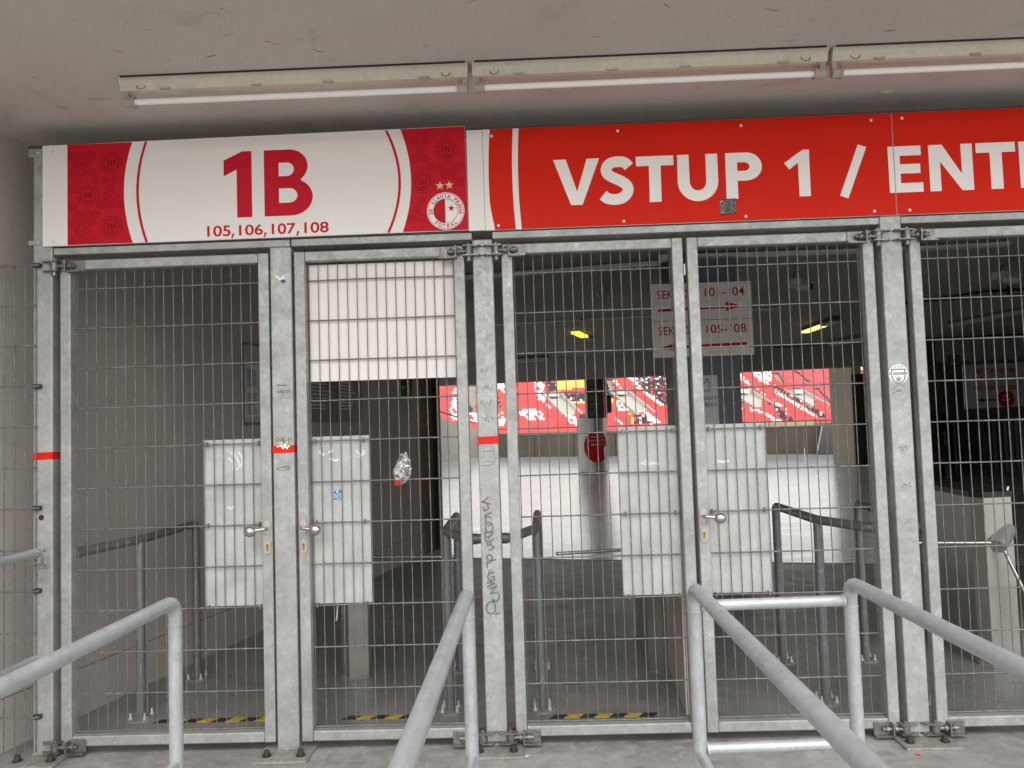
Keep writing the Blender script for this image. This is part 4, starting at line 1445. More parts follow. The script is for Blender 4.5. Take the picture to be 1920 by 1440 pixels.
link('scribble', strokes_mesh('scribble', [[(-1.247, 1.353), (-1.225, 1.362), (-1.19, 1.362), (-1.183, 1.352), (-1.205, 1.344), (-1.24, 1.347), (-1.246, 1.354), (-1.21, 1.357), (-1.18, 1.351)]], 0.003, 'ink_grey', -0.0503), gpc)
random.seed(11)
fine = []
for (x0, z0, n) in ((-0.245, 1.80, 5), (-0.235, 1.72, 5), (-0.24, 1.64, 5), (-0.235, 1.56, 4)):
    for k in range(n):
        x = x0 + k * 0.014
        fine.append([(x + random.uniform(-0.004, 0.008), z0 + random.uniform(-0.016, 0.016)) for _ in range(4)])
link('scribble', strokes_mesh('scribble', fine, 0.0016, 'ink_grey', -0.0503), gpm)
link('scratch', strokes_mesh('scratch', [[(-0.252, 1.404), (-0.21, 1.408), (-0.187, 1.404), (-0.188, 1.345), (-0.25, 1.338)], [(-0.25, 1.352), (-0.22, 1.358), (-0.19, 1.353)]], 0.003, 'ink_grey', -0.0503), gpm)
for (x0, z0) in ((1.745, 1.625), (1.76, 1.36), (1.755, 1.18)):
    fine = [[(x0 + random.uniform(-0.01, 0.05), z0 + random.uniform(-0.025, 0.02)) for _ in range(3)] for k in range(5)]
    if z0 > 1.6:
        fine.append(arc(1.772, 1.64, 0.025, 0.026, 0, 340, 12))
    link('scribble', strokes_mesh('scribble', fine, 0.0014, 'ink_grey', -0.0503), gpr)

# round sticker on the right post
rs = thing('sticker', 'round white sticker with a dark shield and a football on the right post', 'sticker', (1.771, -0.05, 1.716))
m = MB()
m.prism(disc(1.771, 1.716, 0.0465, 36), -0.0512, -0.0502, 'y')
m.obj('disc', 'white_print', rs)
shield = [(1.738, 1.741), (1.804, 1.741), (1.804, 1.706)] + arc(1.771, 1.706, 0.033, 0.036, 0, -180, 14)[1:]
shield_in = [(1.742, 1.737), (1.800, 1.737), (1.800, 1.706)] + arc(1.771, 1.706, 0.029, 0.032, 0, -180, 14)[1:]
link('shield', place(shape_mesh('shield', [shield, shield_in], 'ink'), -0.0516), rs)
m = MB()
m.box(1.728, 1.813, -0.0522, -0.0519, 1.7095, 1.7265)
m.obj('band', 'white_print', rs)
text('DE AVONTURIERS', 1.7285, 1.8125, 1.7115, 1.7245, -0.0526, 'ink_blue', rs, 'lettering', 0.02)
link('ball', place(shape_mesh('ball', [disc(1.771, 1.690, 0.0125, 20), disc(1.771, 1.690, 0.0108, 20)], 'ink'), -0.0520), rs)
link('ball', place(shape_mesh('ball', [[(1.771 + 0.006 * math.cos(R(90 + 72 * k)), 1.690 + 0.006 * math.sin(R(90 + 72 * k))) for k in range(5)]] +
     [[(1.771 + 0.0105 * math.cos(R(90 + 72 * k + d)), 1.690 + 0.0105 * math.sin(R(90 + 72 * k + d))) for d in (-14, 14)] + [(1.771 + 0.0075 * math.cos(R(90 + 72 * k)), 1.690 + 0.0075 * math.sin(R(90 + 72 * k)))] for k in range(5)], 'ink'), -0.0520), rs)
for dx in (-0.015, 0, 0.015):
    letter('star', [star(1.771 + dx, 1.752 - abs(dx) * 0.1, 0.0045)], 'ink', -0.0516, rs)
# remains of stickers
m = MB()
m.prism([(-0.990, 1.190), (-0.944, 1.187), (-0.943, 1.232), (-0.958, 1.240), (-0.966, 1.228), (-0.978, 1.238), (-0.989, 1.226)], 0.0135, 0.0142, 'y')
tag(m.obj('sticker', 'blue_sticker'), 'torn blue and white sticker on the guard plate of the second gate', 'sticker')
m = MB()
m.prism([(-1.243, 2.300), (-1.228, 2.305), (-1.215, 2.292), (-1.196, 2.306), (-1.190, 2.28), (-1.212, 2.276), (-1.224, 2.284)], -0.0512, -0.0502, 'y')
o = tag(m.obj('sticker', 'litter'), 'torn remains of a pale sticker high on the scribbled post', 'sticker')
m = MB()
m.prism([(-1.214, 2.281), (-1.192, 2.283), (-1.189, 2.268), (-1.208, 2.266)], -0.0518, -0.0513, 'y')
m.obj('blue_scrap', 'ink_blue', o)
for (a, b_) in ((-1.0, 1.44), (-0.99, 1.40), (-0.852, 1.413), (-1.483, 1.42)):
    m = MB()
    q = [(a + random.uniform(-0.018, 0.018), b_ + random.uniform(-0.02, 0.02)) for _ in range(3)]
    m.prism(q, 0.0139, 0.0144, 'y')
    m.obj('paper_scrap', 'white_print', G2 if a > -1.2 else G1)

smears = {G1: [[(-1.50, 1.44), (-1.47, 1.41), (-1.455, 1.37), (-1.475, 1.35)], [(-1.46, 1.44), (-1.44, 1.40), (-1.452, 1.36)], [(-1.51, 1.41), (-1.485, 1.385), (-1.49, 1.35)], [(-1.52, 1.17), (-1.50, 1.16), (-1.485, 1.175)]],
          G2: [[(-1.055, 1.43), (-1.04, 1.41), (-1.03, 1.42)], [(-0.875, 1.43), (-0.85, 1.41), (-0.83, 1.415), (-0.84, 1.43)], [(-0.99, 1.39), (-0.975, 1.38), (-0.96, 1.39)]],
          G3: [[(0.53, 1.325), (0.56, 1.318), (0.59, 1.322), (0.62, 1.316)], [(0.545, 1.335), (0.56, 1.332)]],
          G4: [[(0.90, 1.325), (0.93, 1.318), (0.96, 1.322)]]}
for g_, st_ in smears.items():
    link('smear', strokes_mesh('smear', st_, 0.011, 'smear', 0.0142), g_)
marks = {G1: [(-1.56, 0.95), (-1.40, 1.30)], G2: [(-1.042, 0.885), (-1.05, 0.893), (-1.03, 0.89), (-1.055, 1.45)], G3: [(0.50, 0.9)], G4: [(0.95, 1.44), (1.0, 1.0)]}
for g_, pts in marks.items():
    for x, z in pts:
        m = MB()
        m.prism([(x + random.uniform(-0.006, 0.006), z + random.uniform(-0.006, 0.006)) for _ in range(3)], 0.0139, 0.0144, 'y')
        m.obj('scuff', 'grime', g_)
# plastic bag caught in the second gate
bm = bmesh.new()
bmesh.ops.create_icosphere(bm, subdivisions=5, radius=1)
from mathutils import noise as mn
for v in bm.verts:
    p = v.co.copy()
    k = 1 + 0.28 * mn.noise(p * 2.1 + Vector((3, 1, 7))) + 0.20 * abs(mn.noise(p * 5.3)) - 0.10 * abs(mn.noise(p * 11.0))
    taper = 0.62 + 0.38 * (0.5 - 0.5 * p.z) if p.z > 0 else 0.95 + 0.1 * p.z
    v.co = Vector((p.x * 0.047 * k * taper + 0.010 * p.z, p.y * 0.022 * k * taper, p.z * 0.082 * (0.9 + 0.1 * k)))
me = bpy.data.meshes.new('plastic_bag')
bm.to_mesh(me)
bm.free()
me.materials.append(MT['film'])
bag = bpy.data.objects.new('plastic_bag', me)
COL.objects.link(bag)
bag.location = (-0.634, -0.034, 1.336)
tag(bag, 'crumpled clear plastic bag with a red corner caught in the gate mesh', 'bag')
m = MB()
m.prism([(-0.674, 1.264), (-0.667, 1.254), (-0.648, 1.255), (-0.644, 1.272), (-0.655, 1.281), (-0.672, 1.278)], -0.046, -0.038, 'y')
m.obj('red_corner', 'ink_red', bag)

# ================================================================ strip lights on the soffit
def strip_light(x0, label):
    x1 = x0 + 1.523
    t = thing('strip_light', label, 'light', ((x0 + x1) / 2, -0.50, 3.10), 'strip lights on the soffit')
    m = MB()
    m.prism([(-0.555, 3.098), (-0.555, 3.082), (-0.548, 3.078), (-0.535, 3.043), (-0.475, 3.043), (-0.462, 3.078), (-0.455, 3.082), (-0.455, 3.098)], x0, x1, 'x')
    h = m.obj('housing', 'enamel', t)
    m = MB()
    m.box(x0 + 0.01, x1 - 0.01, -0.562, -0.5555, 3.0935, 3.0995)
    m.obj('shadow_strip', 'grime', h)  # dark strip put in as the shadow line against the soffit
    for x in (x0 + 0.095, x1 - 0.095):
        m = MB()
        for k in range(16):
            a0, a1 = 2 * math.pi * k / 16, 2 * math.pi * (k + 1) / 16
            vs = []
            for r_ in (0.017, 0.0205):
                for an in (a0, a1):
                    s_ = r_ * math.sin(an)
                    vs.append((x + r_ * math.cos(an), -0.5415 + s_ * 0.35 - 0.0012, 3.060 + s_ * 0.935 - 0.0004))
            m.add(vs, [(0, 1, 3, 2)])
        m.obj('knockout_ring', 'grime', h)
    for fx in (0.13, 0.395, 0.60, 0.875):
        x = x0 + 1.523 * fx
        m = MB()
        m.box(x - 0.014, x + 0.014, -0.5415, -0.531, 3.040, 3.047, 0.001)
        m.box(x - 0.022, x - 0.016, -0.5425, -0.533, 3.041, 3.049)
        m.box(x + 0.016, x + 0.024, -0.5425, -0.533, 3.041, 3.049)
        m.obj('clip', 'socket', h)
    m = MB()
    m.cyl((x0 + 0.028, -0.505, 3.003), (x1 - 0.028, -0.505, 3.003), 0.0135, 16)
    m.obj('fluorescent_tube', 'tube', t)
    for x, sg in ((x0 + 0.028, 1), (x1 - 0.028, -1)):
        m = MB()
        m.cyl((x - sg * 0.022, -0.505, 3.003), (x + sg * 0.014, -0.505, 3.003), 0.0225, 18)
        m.cyl((x + sg * 0.014, -0.505, 3.003), (x + sg * 0.022, -0.505, 3.003), 0.026, 18)
        m.box(min(x - sg * 0.024, x - sg * 0.002), max(x - sg * 0.024, x - sg * 0.002), -0.52, -0.490, 3.003, 3.044)
        m.obj('socket', 'socket', t)
    return t
l1 = strip_light(-1.748, 'unlit strip light above the 1B sign, leftmost of the row')
dup(l1, (1.543, 0.0, 0), 'unlit strip light above the red VSTUP sign, between the other two')
dup(l1, (3.086, 0.0, 0), 'unlit strip light cut off by the right edge of the photo')
sof = bpy.data.objects['soffit']
random.seed(21)
for (x, y) in ((-1.45, -0.93), (-1.16, -0.86), (-1.02, -0.80), (-0.85, -0.72), (-1.65, -0.80), (-0.4, -0.70), (-0.2, -1.02), (0.55, -0.95), (1.1, -0.62), (1.5, -0.66), (-2.0, -0.35), (-2.2, -0.28), (0.3, -0.72), (-1.3, -0.70), (0.95, -0.88)):
    n_ = random.randint(2, 4)
    mb = MB()
    a_ = random.uniform(-0.5, 0.9)
    px_, py_ = x, y
    pts = [(px_, py_)]
    for k in range(n_):
        px_ += random.uniform(0.008, 0.028) * math.cos(a_)
        py_ += random.uniform(0.008, 0.028) * math.sin(a_)
        a_ += random.uniform(-0.9, 0.9)
        pts.append((px_, py_))
    wd_s = random.uniform(0.0012, 0.005)
    vs = []
    for k, (qx, qy) in enumerate(pts):
        t_ = wd_s * (0.3 if k in (0, len(pts) - 1) else 1)
        vs += [(qx, qy - t_, 3.0992), (qx, qy + t_, 3.0992)]
    mb.add(vs, [(2 * k, 2 * k + 1, 2 * k + 3, 2 * k + 2) for k in range(len(pts) - 1)])
    mb.obj('scuff', 'soffit_scuff', sof)
# a plaster lump on the soffit
m = MB()
m.sphere((1.79, -0.055, 3.10), 0.03, 12, 6, (1.3, 0.6, 0.35))
tag(m.obj('mortar_lump', 'pillar'), 'small lump of mortar stuck under the soffit above the red sign', 'mortar')

# ================================================================ queue rails in front of the gates
RH, RR = 1.000, 0.0215
def queue_rail(x, yend, label):
    t = thing('queue_rail', label, 'railing', (x, yend, 0), 'galvanised queue rails')
    m = MB()
    m.tube([(x, -6.2, RH), (x, yend, RH), (x, yend, 0.0)], RR, 0.055, 20)
    m.obj('top_rail', 'galv_tube', t)
    m = MB()
    m.tube([(x, -6.2, 0.485), (x, yend - 0.012, 0.485)], 0.0165, 0, 16)
    m.obj('lower_rail', 'galv_tube', t)
    for y in (yend - 1.95, -6.15):
        m = MB()
        m.cyl((x, y, 0), (x, y, RH - 0.015), RR * 0.95, 16)
        m.obj('rail_post', 'galv_tube', t)
    for y in (yend, yend - 1.95):
        m = MB()
        m.cyl((x, y, 0), (x, y, 0.008), 0.06, 20)
        m.obj('flange', 'plate', t)
    m = MB()
    m.tube([(x + RR * 1.01 * math.cos(a_), yend + RR * 1.01 * math.sin(a_), RH - 0.075) for a_ in [k * math.pi / 8 for k in range(17)]], 0.0022, 0, 6, cap=False)
    m.obj('weld_seam', 'galv_tube', t)
    return t
queue_rail(-1.170, -1.295, 'galvanised queue rail with a low second bar in front of the wide left gate')
queue_rail(-0.222, -1.295, 'galvanised queue rail running towards the viewer in front of the graffiti post')
qc = queue_rail(0.497, -1.300, 'galvanised queue rail joined by crossbars to its neighbour, the left one of that pair')
qd = queue_rail(0.996, -1.280, 'galvanised queue rail joined by crossbars to its neighbour, the right one of that pair')
cbr = thing('rail_crossbars', 'two galvanised crossbars linking the paired queue rails', 'railing', (0.74, -1.29, 0.7))
for z in (0.942, 0.498):
    m = MB()
    m.tube([(0.520, -1.299, z), (0.973, -1.281, z)], 0.0178, 0, 18)
    m.obj('crossbar', 'galv_tube', cbr)
    for x, y in ((0.521, -1.299), (0.972, -1.281)):
        m = MB()
        m.cyl((x - 0.004, y, z), (x + 0.004, y, z), 0.0205, 16)
        m.obj('weld', 'galv_tube', cbr)
# side rail along the wall
wr = thing('queue_rail', 'galvanised side rail along the beige wall, bolted to the left gate post', 'railing', (-2.42, -0.1, 0))
m = MB()
m.tube([(-2.46, -6.2, 0.985), (-2.415, -0.095, 0.985)], RR, 0, 18)
m.obj('top_rail', 'galv_tube', wr)
m = MB()
m.tube([(-2.46, -6.2, 0.485), (-2.412, -0.10, 0.485)], 0.0165, 0, 16)
m.obj('lower_rail', 'galv_tube', wr)
for y in (-0.42, -2.4):
    m = MB()
    x = -2.415 - 0.0074 * (-0.095 - y)
    m.cyl((x, y, 0.485), (x, y, 0.975), 0.0175, 14)
    m.obj('baluster', 'galv_tube', wr)
m = MB()
m.box(-2.448, -2.380, -0.0575, -0.0505, 0.905, 1.005, 0.002)
m.box(-2.440, -2.398, -0.085, -0.058, 0.928, 0.965, 0.006)
m.obj('bracket', 'galv_frame', wr)
for x, z in ((-2.437, 0.918), (-2.392, 0.918), (-2.392, 0.99)):
    m = MB()
    m.cyl((x, -0.061, z), (x, -0.0572, z), 0.006, 10)
    m.obj('screw', 'hinge', wr)
m = MB()
m.cyl((-2.420, -0.091, 0.947), (-2.420, -0.0835, 0.947), 0.009, 10)
m.obj('bolt_head', 'hinge', wr)

# ================================================================ barriers and turnstiles inside
IR = 0.0245
def flange_post(x, y, h, parent):
    m = MB()
    m.cyl((x, y, 0), (x, y, h), IR, 14)
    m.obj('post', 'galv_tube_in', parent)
    m = MB()
    m.cyl((x, y, 0.0), (x, y, 0.009), 0.075, 22)
    m.obj('flange', 'plate', parent)
    for k in range(4):
        an = R(45 + 90 * k)
        bx, by = x + 0.055 * math.cos(an), y + 0.055 * math.sin(an)
        m = MB()
        m.cyl((bx, by, 0.009), (bx, by, 0.020), 0.011, 6)
        m.cyl((bx, by, 0.020), (bx, by, 0.042), 0.006, 8)
        m.obj('bolt', 'rivet', parent)
def nose_barrier(cx, cy, label):
    t = thing('nose_barrier', label, 'railing', (cx, cy + 0.5, 0), 'nose shaped barriers behind the gates')
    hw = 0.247
    m = MB()
    m.tube([(cx - hw - 0.008, cy + 1.12, 0.90), (cx - hw - 0.008, cy + 1.12, 0.965), (cx - hw, cy + 0.43, 0.965), (cx - 0.115, cy + 0.10, 0.965), (cx + 0.115, cy + 0.10, 0.965), (cx + hw, cy + 0.43, 0.965), (cx + hw + 0.01, cy + 1.12, 0.965), (cx + hw + 0.01, cy + 1.12, 0.90)], IR, 0.04, 14)
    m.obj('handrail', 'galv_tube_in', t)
    for sx in (-0.075, 0.075):
        m = MB()
        m.cyl((cx + sx - 0.024, cy + 0.10, 0.965), (cx + sx + 0.024, cy + 0.10, 0.965), IR * 1.12, 14)
        m.obj('sleeve', 'galv_tube_in', t)
    for x, y in ((cx - hw, cy + 0.43), (cx + hw, cy + 0.43), (cx - hw - 0.008, cy + 1.12), (cx + hw + 0.01, cy + 1.12)):
        flange_post(x, y, 0.955, t)
    return t
nb1 = nose_barrier(-0.238, 0.0, 'grey nose shaped barrier behind the graffiti post')
dup(nb1, (2.013, 0.01, 0), 'grey nose shaped barrier behind the post with the round sticker')
wb = thing('wall_barrier', 'grey bent handrail on two posts along the beige wall behind the wide gate', 'railing', (-2.16, 0.7, 0))
m = MB()
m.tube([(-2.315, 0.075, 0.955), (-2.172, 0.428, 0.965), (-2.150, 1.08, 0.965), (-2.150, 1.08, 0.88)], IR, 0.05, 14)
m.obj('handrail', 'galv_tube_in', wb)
m = MB()
m.cyl((-2.322, 0.062, 0.955), (-2.306, 0.098, 0.956), IR * 1.15, 14)
m.obj('sleeve', 'galv_tube_in', wb)
for x, y in ((-2.172, 0.428), (-2.150, 1.08)):
    flange_post(x, y, 0.955, wb)

def turnstile(poly, arms, head, label, hz=1.0, plate=None):
    cx = sum(p[0] for p in poly) / len(poly)
    cy = sum(p[1] for p in poly) / len(poly)
    t = thing('turnstile', label, 'turnstile', (cx, cy, 0), 'tripod turnstiles')
    m = MB()
    m.prism(poly, 0.012, hz)
    m.obj('cabinet', 'stainless', t)
    m = MB()
    m.prism([(cx + (p[0] - cx) * 1.08, cy + (p[1] - cy) * 1.04) for p in poly], 0, 0.012)
    m.obj('base_plate', 'plate', t)
    m = MB()
    m.prism([(cx + (p[0] - cx) * 1.04, cy + (p[1] - cy) * 1.02) for p in poly], hz + 0.001, hz + 0.035)
    m.obj('lid', 'black', t)
    m = MB()
    m.cyl(head[0], head[1], 0.06, 20, 0.045)
    h = m.obj('rotor', 'silver', t)
    for a_, b_ in arms:
        m = MB()
        m.tube([a_, b_], 0.0105, 0, 12)
        m.sphere(b_, 0.0125, 10, 6)
        m.obj('arm', 'steel', h)
    if plate:
        m = MB()
        m.prism(plate, 0.0, 0.96)
        m.obj('side_guard', 'pillar', t)
    return t
turnstile([(-1.22, 1.034), (-1.162, 0.975), (-1.053, 1.022), (-1.11, 1.36), (-1.25, 1.36)],
          [((-1.24, 1.20, 0.86), (-1.25, 1.03, 0.35)), ((-1.11, 1.20, 0.705), (-0.50, 1.15, 0.700))],
          ((-1.19, 1.20, 0.74), (-1.10, 1.18, 0.67)), 'stainless tripod turnstile behind the gate with the white board')
turnstile([(0.673, 1.016), (0.748, 0.94), (0.86, 1.0), (0.90, 1.75), (0.70, 1.75)],
          [((0.70, 1.16, 0.86), (0.79, 0.98, 0.36)), ((0.71, 1.2, 0.712), (0.14, 1.15, 0.702)), ((0.70, 1.18, 0.86), (0.765, 0.97, 0.40))],
          ((0.80, 1.22, 0.75), (0.68, 1.19, 0.69)), 'stainless tripod turnstile behind the pair of entrance gates', plate=[(0.755, 0.31), (0.79, 0.31), (0.83, 0.935), (0.79, 0.935)])
turnstile([(2.655, 1.00), (2.70, 0.93), (2.88, 0.96), (2.95, 1.7), (2.70, 1.7)],
          [((2.78, 0.90, 0.70), (2.93, 0.80, 0.22)), ((2.75, 0.92, 0.735), (2.16, 0.95, 0.745)), ((2.77, 0.96, 0.80), (2.90, 1.02, 1.05))],
          ((2.86, 1.00, 0.80), (2.745, 0.90, 0.715)), 'stainless tripod turnstile behind the gate at the right edge')

# hazard tape on the floor
def hazard(x0, x1, y, label):
    t = thing('hazard_tape', label, 'tape', ((x0 + x1) / 2, y, 0), 'hazard tapes on the floor')
    n = int(round((x1 - x0) / 0.074))
    st_ = (x1 - x0) / n
    for k in range(n):
        m = MB()
        a_ = x0 + k * st_
        m.prism([(a_, y - 0.024), (a_ + st_ - 0.0005, y - 0.024), (a_ + st_ - 0.0005 + 0.03, y + 0.024), (a_ + 0.03, y + 0.024)], 0.0005, 0.0035)
        m.obj('stripe', 'tape_yellow' if k % 2 else 'tape_black', t)
hazard(-2.07, -1.37, 0.375, 'yellow and black hazard tape behind the wide gate by the wall')
hazard(-1.055, -0.60, 0.365, 'yellow and black hazard tape behind the gate with the white board')
hazard(0.044, 0.585, 0.315, 'yellow and black hazard tape behind the gate right of the graffiti post')

# ================================================================ things on the side wall
def wall_xf(b):
    """local x runs along the left wall, local -y points off it"""
    ax, ay = E2, Vector((-E1.x, -E1.y, 0))
    m4 = Matrix.Identity(4)
    m4.col[0][:3] = ax
    m4.col[1][:3] = ay
    m4.col[2][:3] = (0, 0, 1)
    o = inner(0, b)
    m4.translation = Vector(o)
    return m4
def wall_obj(mbd, name, mats, parent, X):
    me = mbd.mesh(name, mats)
    me.transform(X)
    return link(name, me, parent)
def lines(mbd, x0, x1, z0, z1, n, y, mi=0, hgt=0.5):
    st_ = (z1 - z0) / n
    for k in range(n):
        z = z1 - (k + 1) * st_
        xe = x1 - random.uniform(0, 0.35) * (x1 - x0)
        mbd.box(x0, xe, y - 0.0004, y, z, z + st_ * hgt, mi=mi)

X = wall_xf(2.02)
nb_ = thing('notice_board', 'narrow framed notice board on the side wall behind the wide gate', 'notice board', inner(0, 2.2, 1.6))
m = MB()
m.box(0.0, 0.46, -0.022, 0, 1.59, 2.22, 0.003)
wall_obj(m, 'frame', 'board_grey', nb_, X)
m = MB()
m.box(0.02, 0.44, -0.0245, -0.0222, 1.61, 2.20)
wall_obj(m, 'glass', 'wall', nb_, X)
for (a_, b_) in ((0.028, 0.215), (0.24, 0.425)):
    m = MB()
    m.box(a_, b_, -0.0262, -0.0247, 1.65, 2.05)
    pp = wall_obj(m, 'sheet', 'paper', nb_, X)
    m = MB()
    lines(m, a_ + 0.02, b_ - 0.02, 1.88, 2.02, 10, -0.0264)
    lines(m, a_ + 0.02, b_ - 0.02, 1.67, 1.84, 10, -0.0264)
    wall_obj(m, 'print_lines', 'ink_grey', pp, X)
X = wall_xf(2.95)
nb2 = thing('notice_board', 'wide grey notice board of two panes on the side wall below the white board', 'notice board', inner(0, 3.4, 1.6))
m = MB()
m.box(0.0, 1.08, -0.02, 0, 1.60, 2.16, 0.003)
wall_obj(m, 'frame', 'board_grey', nb2, X)
for a_ in (0.02, 0.55):
    m = MB()
    m.box(a_, a_ + 0.50, -0.0235, -0.0205, 1.625, 2.14)
    pp = wall_obj(m, 'pane', 'board_grey', nb2, X)
    m = MB()
    lines(m, a_ + 0.05, a_ + 0.42, 1.72, 2.10, 12, -0.024, 0, 0.35)
    wall_obj(m, 'print_lines', 'paper', pp, X)
m = MB()
m.prism([(0.24, 1.80), (0.262, 1.80), (0.25, 2.05)], -0.0255, -0.0245, 'y')
wall_obj(m, 'red_pennant', 'ink_red', nb2, X)

ex = thing('exit_sign', 'dark green exit sign with an arrow and a running figure on the side wall', 'sign', inner(0, 5.0, 1.9))
c0 = Vector(inner(0.0, 4.95))
exf = Matrix.Identity(4)
exf.col[0][:3] = (0.9724, -0.2334, 0)
exf.col[1][:3] = (0.2334, 0.9724, 0)
exf.col[2][:3] = (0, 0, 1)
exf.translation = c0
def ex_obj(mbd, name, mats, parent):
    me = mbd.mesh(name, mats)
    me.transform(exf)
    return link(name, me, parent)
m = MB()
m.box(0.0, 0.055, 0.0, 0.02, 1.885, 2.065)
ex_obj(m, 'bracket', 'exit_pale', ex)
m = MB()
m.box(0.056, 0.19, 0.0, 0.02, 1.885, 2.065)
ex_obj(m, 'panel', 'exit_green', ex)
m = MB()
for st_ in ([(0.075, 1.975), (0.115, 1.975)], [(0.09, 1.995), (0.073, 1.975), (0.09, 1.955)],
            [(0.150, 2.01), (0.148, 1.965), (0.135, 1.935), (0.120, 1.925)], [(0.148, 1.965), (0.165, 1.935), (0.175, 1.905)], [(0.150, 2.0), (0.130, 1.985)], [(0.150, 2.0), (0.172, 1.975)]):
    o = ribbon(st_, 0.011)
    mm = shape_mesh('x', [o], 'paint_white')
    m.add([(v.co.x, -0.0012 + v.co.y - 0.0003 * random.random(), v.co.z) for v in mm.vertices], [tuple(p.vertices) for p in mm.polygons])
m.prism(disc(0.153, 2.035, 0.011, 12), -0.002, -0.0006, 'y')
ex_obj(m, 'pictogram', 'exit_pale', ex)

# ================================================================ slate column with sector signs
colm = thing('column', 'square slate blue column behind the pair of entrance gates', 'column', (1.64, 3.85, 0))
m = MB()
m.box(1.372, 1.985, 3.50, 4.00, 0, 3.099, 0.004)
m.obj('shaft', 'blue_column', colm)
for (x, z) in ((1.90, 1.80), (1.92, 1.66), (1.91, 1.5), (1.42, 1.62), (1.44, 1.45), (1.43, 1.7)):
    m = MB()
    m.prism([(x + random.uniform(-0.03, 0.03), z + random.uniform(-0.008, 0.008)) for _ in range(3)], 3.4985, 3.4995, 'y')
    m.obj('scuff', 'paint_white', colm)
ss = thing('sector_sign', 'white hanging sign with red arrows to sectors 101-104 and 105-108', 'sign', (1.64, 3.45, 2.1))
for z0, z1 in ((2.108, 2.449), (2.455, 2.806)):
    m = MB()
    m.box(1.172, 2.108, 3.445, 3.462, z0, z1, 0.002)
    m.obj('board', 'white_board', ss)
m = MB()
m.box(1.5, 1.75, 3.463, 3.4985, 2.2, 2.7)
m.obj('mount', 'dark_metal', ss)
m = MB()
m.box(1.255, 1.33, 3.40, 3.4985, 3.02, 3.075)
m.obj('bracket', 'paint_white', ss)
SYY = 3.4445
text('SEKTOR', 1.225, 1.58, 2.662, 2.742, SYY, 'ink_red', ss, 'lettering', 0.010)
text('101-104', 1.672, 2.045, 2.672, 2.752, SYY, 'ink_red', ss, 'lettering', 0.010)
text('SEKTOR', 1.225, 1.58, 2.318, 2.398, SYY, 'ink_red', ss, 'lettering', 0.010)
text('105-108', 1.672, 2.045, 2.324, 2.404, SYY, 'ink_red', ss, 'lettering', 0.010)
link('arrow', place(shape_mesh('arrow', [[(1.228, 2.540), (1.865, 2.556), (1.865, 2.525), (2.01, 2.575), (1.865, 2.617), (1.865, 2.584), (1.228, 2.564)]], 'ink_red'), SYY), ss)
link('arrow', place(shape_mesh('arrow', [[(1.235, 2.200), (1.385, 2.163), (1.385, 2.190), (2.045, 2.203), (2.045, 2.230), (1.385, 2.216), (1.385, 2.244)]], 'ink_red'), SYY), ss)
for x in (1.68, 1.72, 1.76, 1.80, 1.86, 1.9):
    m = MB()
    m.box(x, x + 0.026, SYY - 0.0006, SYY - 0.0001, 2.133, 2.158)
    m.obj('small_print', 'paper', ss)

nt_ = thing('notice', 'white smoking ban notice with a torn lower sheet on the slate column', 'notice', (1.68, 3.49, 1.4))
m = MB()
m.box(1.52, 1.765, 3.4925, 3.4985, 1.40, 1.93)
m.obj('upper_sheet', 'paper', nt_)
m = MB()
m.box(1.52, 1.79, 3.4915, 3.4985, 0.98, 1.39)
m.obj('lower_sheet', 'paper', nt_)
NY = 3.4920
link('pictogram', place(shape_mesh('pictogram', [[(1.55, 1.78), (1.69, 1.78), (1.69, 1.90), (1.55, 1.90)], [(1.557, 1.787), (1.683, 1.787), (1.683, 1.893), (1.557, 1.893)]], 'ink'), NY - 0.0004), nt_)
link('pictogram', place(shape_mesh('pictogram', [ribbon([(1.567, 1.795), (1.673, 1.885)], 0.009)], 'ink'), NY - 0.0009), nt_)
text('KOUŘENÍ ZAKÁZÁNO', 1.535, 1.755, 1.70, 1.742, NY - 0.0004, 'ink', nt_, 'lettering', 0.01)
text('NO SMOKING AREA', 1.535, 1.752, 1.635, 1.677, NY - 0.0004, 'ink', nt_, 'lettering', 0.01)
m = MB()
m.box(1.52, 1.79, 3.489, 3.4913, 1.375, 1.400)
m.obj('strip', 'ink', nt_)
NY = 3.4908
text('DNES', 1.665, 1.745, 1.265, 1.295, NY - 0.0004, 'ink_red', nt_, 'lettering', 0.015)
text('U 7', 1.62, 1.68, 1.195, 1.235, NY - 0.0004, 'ink_red', nt_, 'lettering', 0.015)
m = MB()
m.prism([(1.665, 1.14), (1.775, 1.19), (1.770, 1.25), (1.69, 1.225)], 3.4885, 3.4898, 'y')
m.prism([(1.70, 1.02), (1.72, 1.02), (1.73, 1.10), (1.715, 1.13)], 3.4885, 3.4898, 'y')
m.obj('scrawl', 'ink', nt_)

# ================================================================ round column with poster, speaker housing above
kc = thing('speaker_column', 'silver round column with a red poster and a black speaker housing above', 'column', (1.77, 18.9, 0))
m = MB()
m.cyl((1.77, 18.95, 0.0), (1.77, 18.95, 1.60), 0.425, 36)
m.obj('round_base', 'silver', kc)
m = MB()
m.cyl((1.77, 18.95, 0.0), (1.77, 18.95, 0.05), 0.432, 36)
m.obj('skirting', 'black', kc)
m = MB()
m.box(1.62, 2.15, 18.8, 19.2, 1.602, 5.6, 0.01)
m.obj('housing', 'black', kc)
for k in range(5):
    m = MB()
    m.box(1.72 + 0.0, 1.98, 18.783, 18.7985, 1.68 + k * 0.22, 1.84 + k * 0.22, 0.004)
    m.obj('speaker_panel', 'dark_metal', kc)
m = MB()
m.cyl((2.21, 18.9, 1.602), (2.21, 18.9, 3.2), 0.045, 14)
m.obj('side_pipe', 'galv_tube_in', kc)
m = MB()
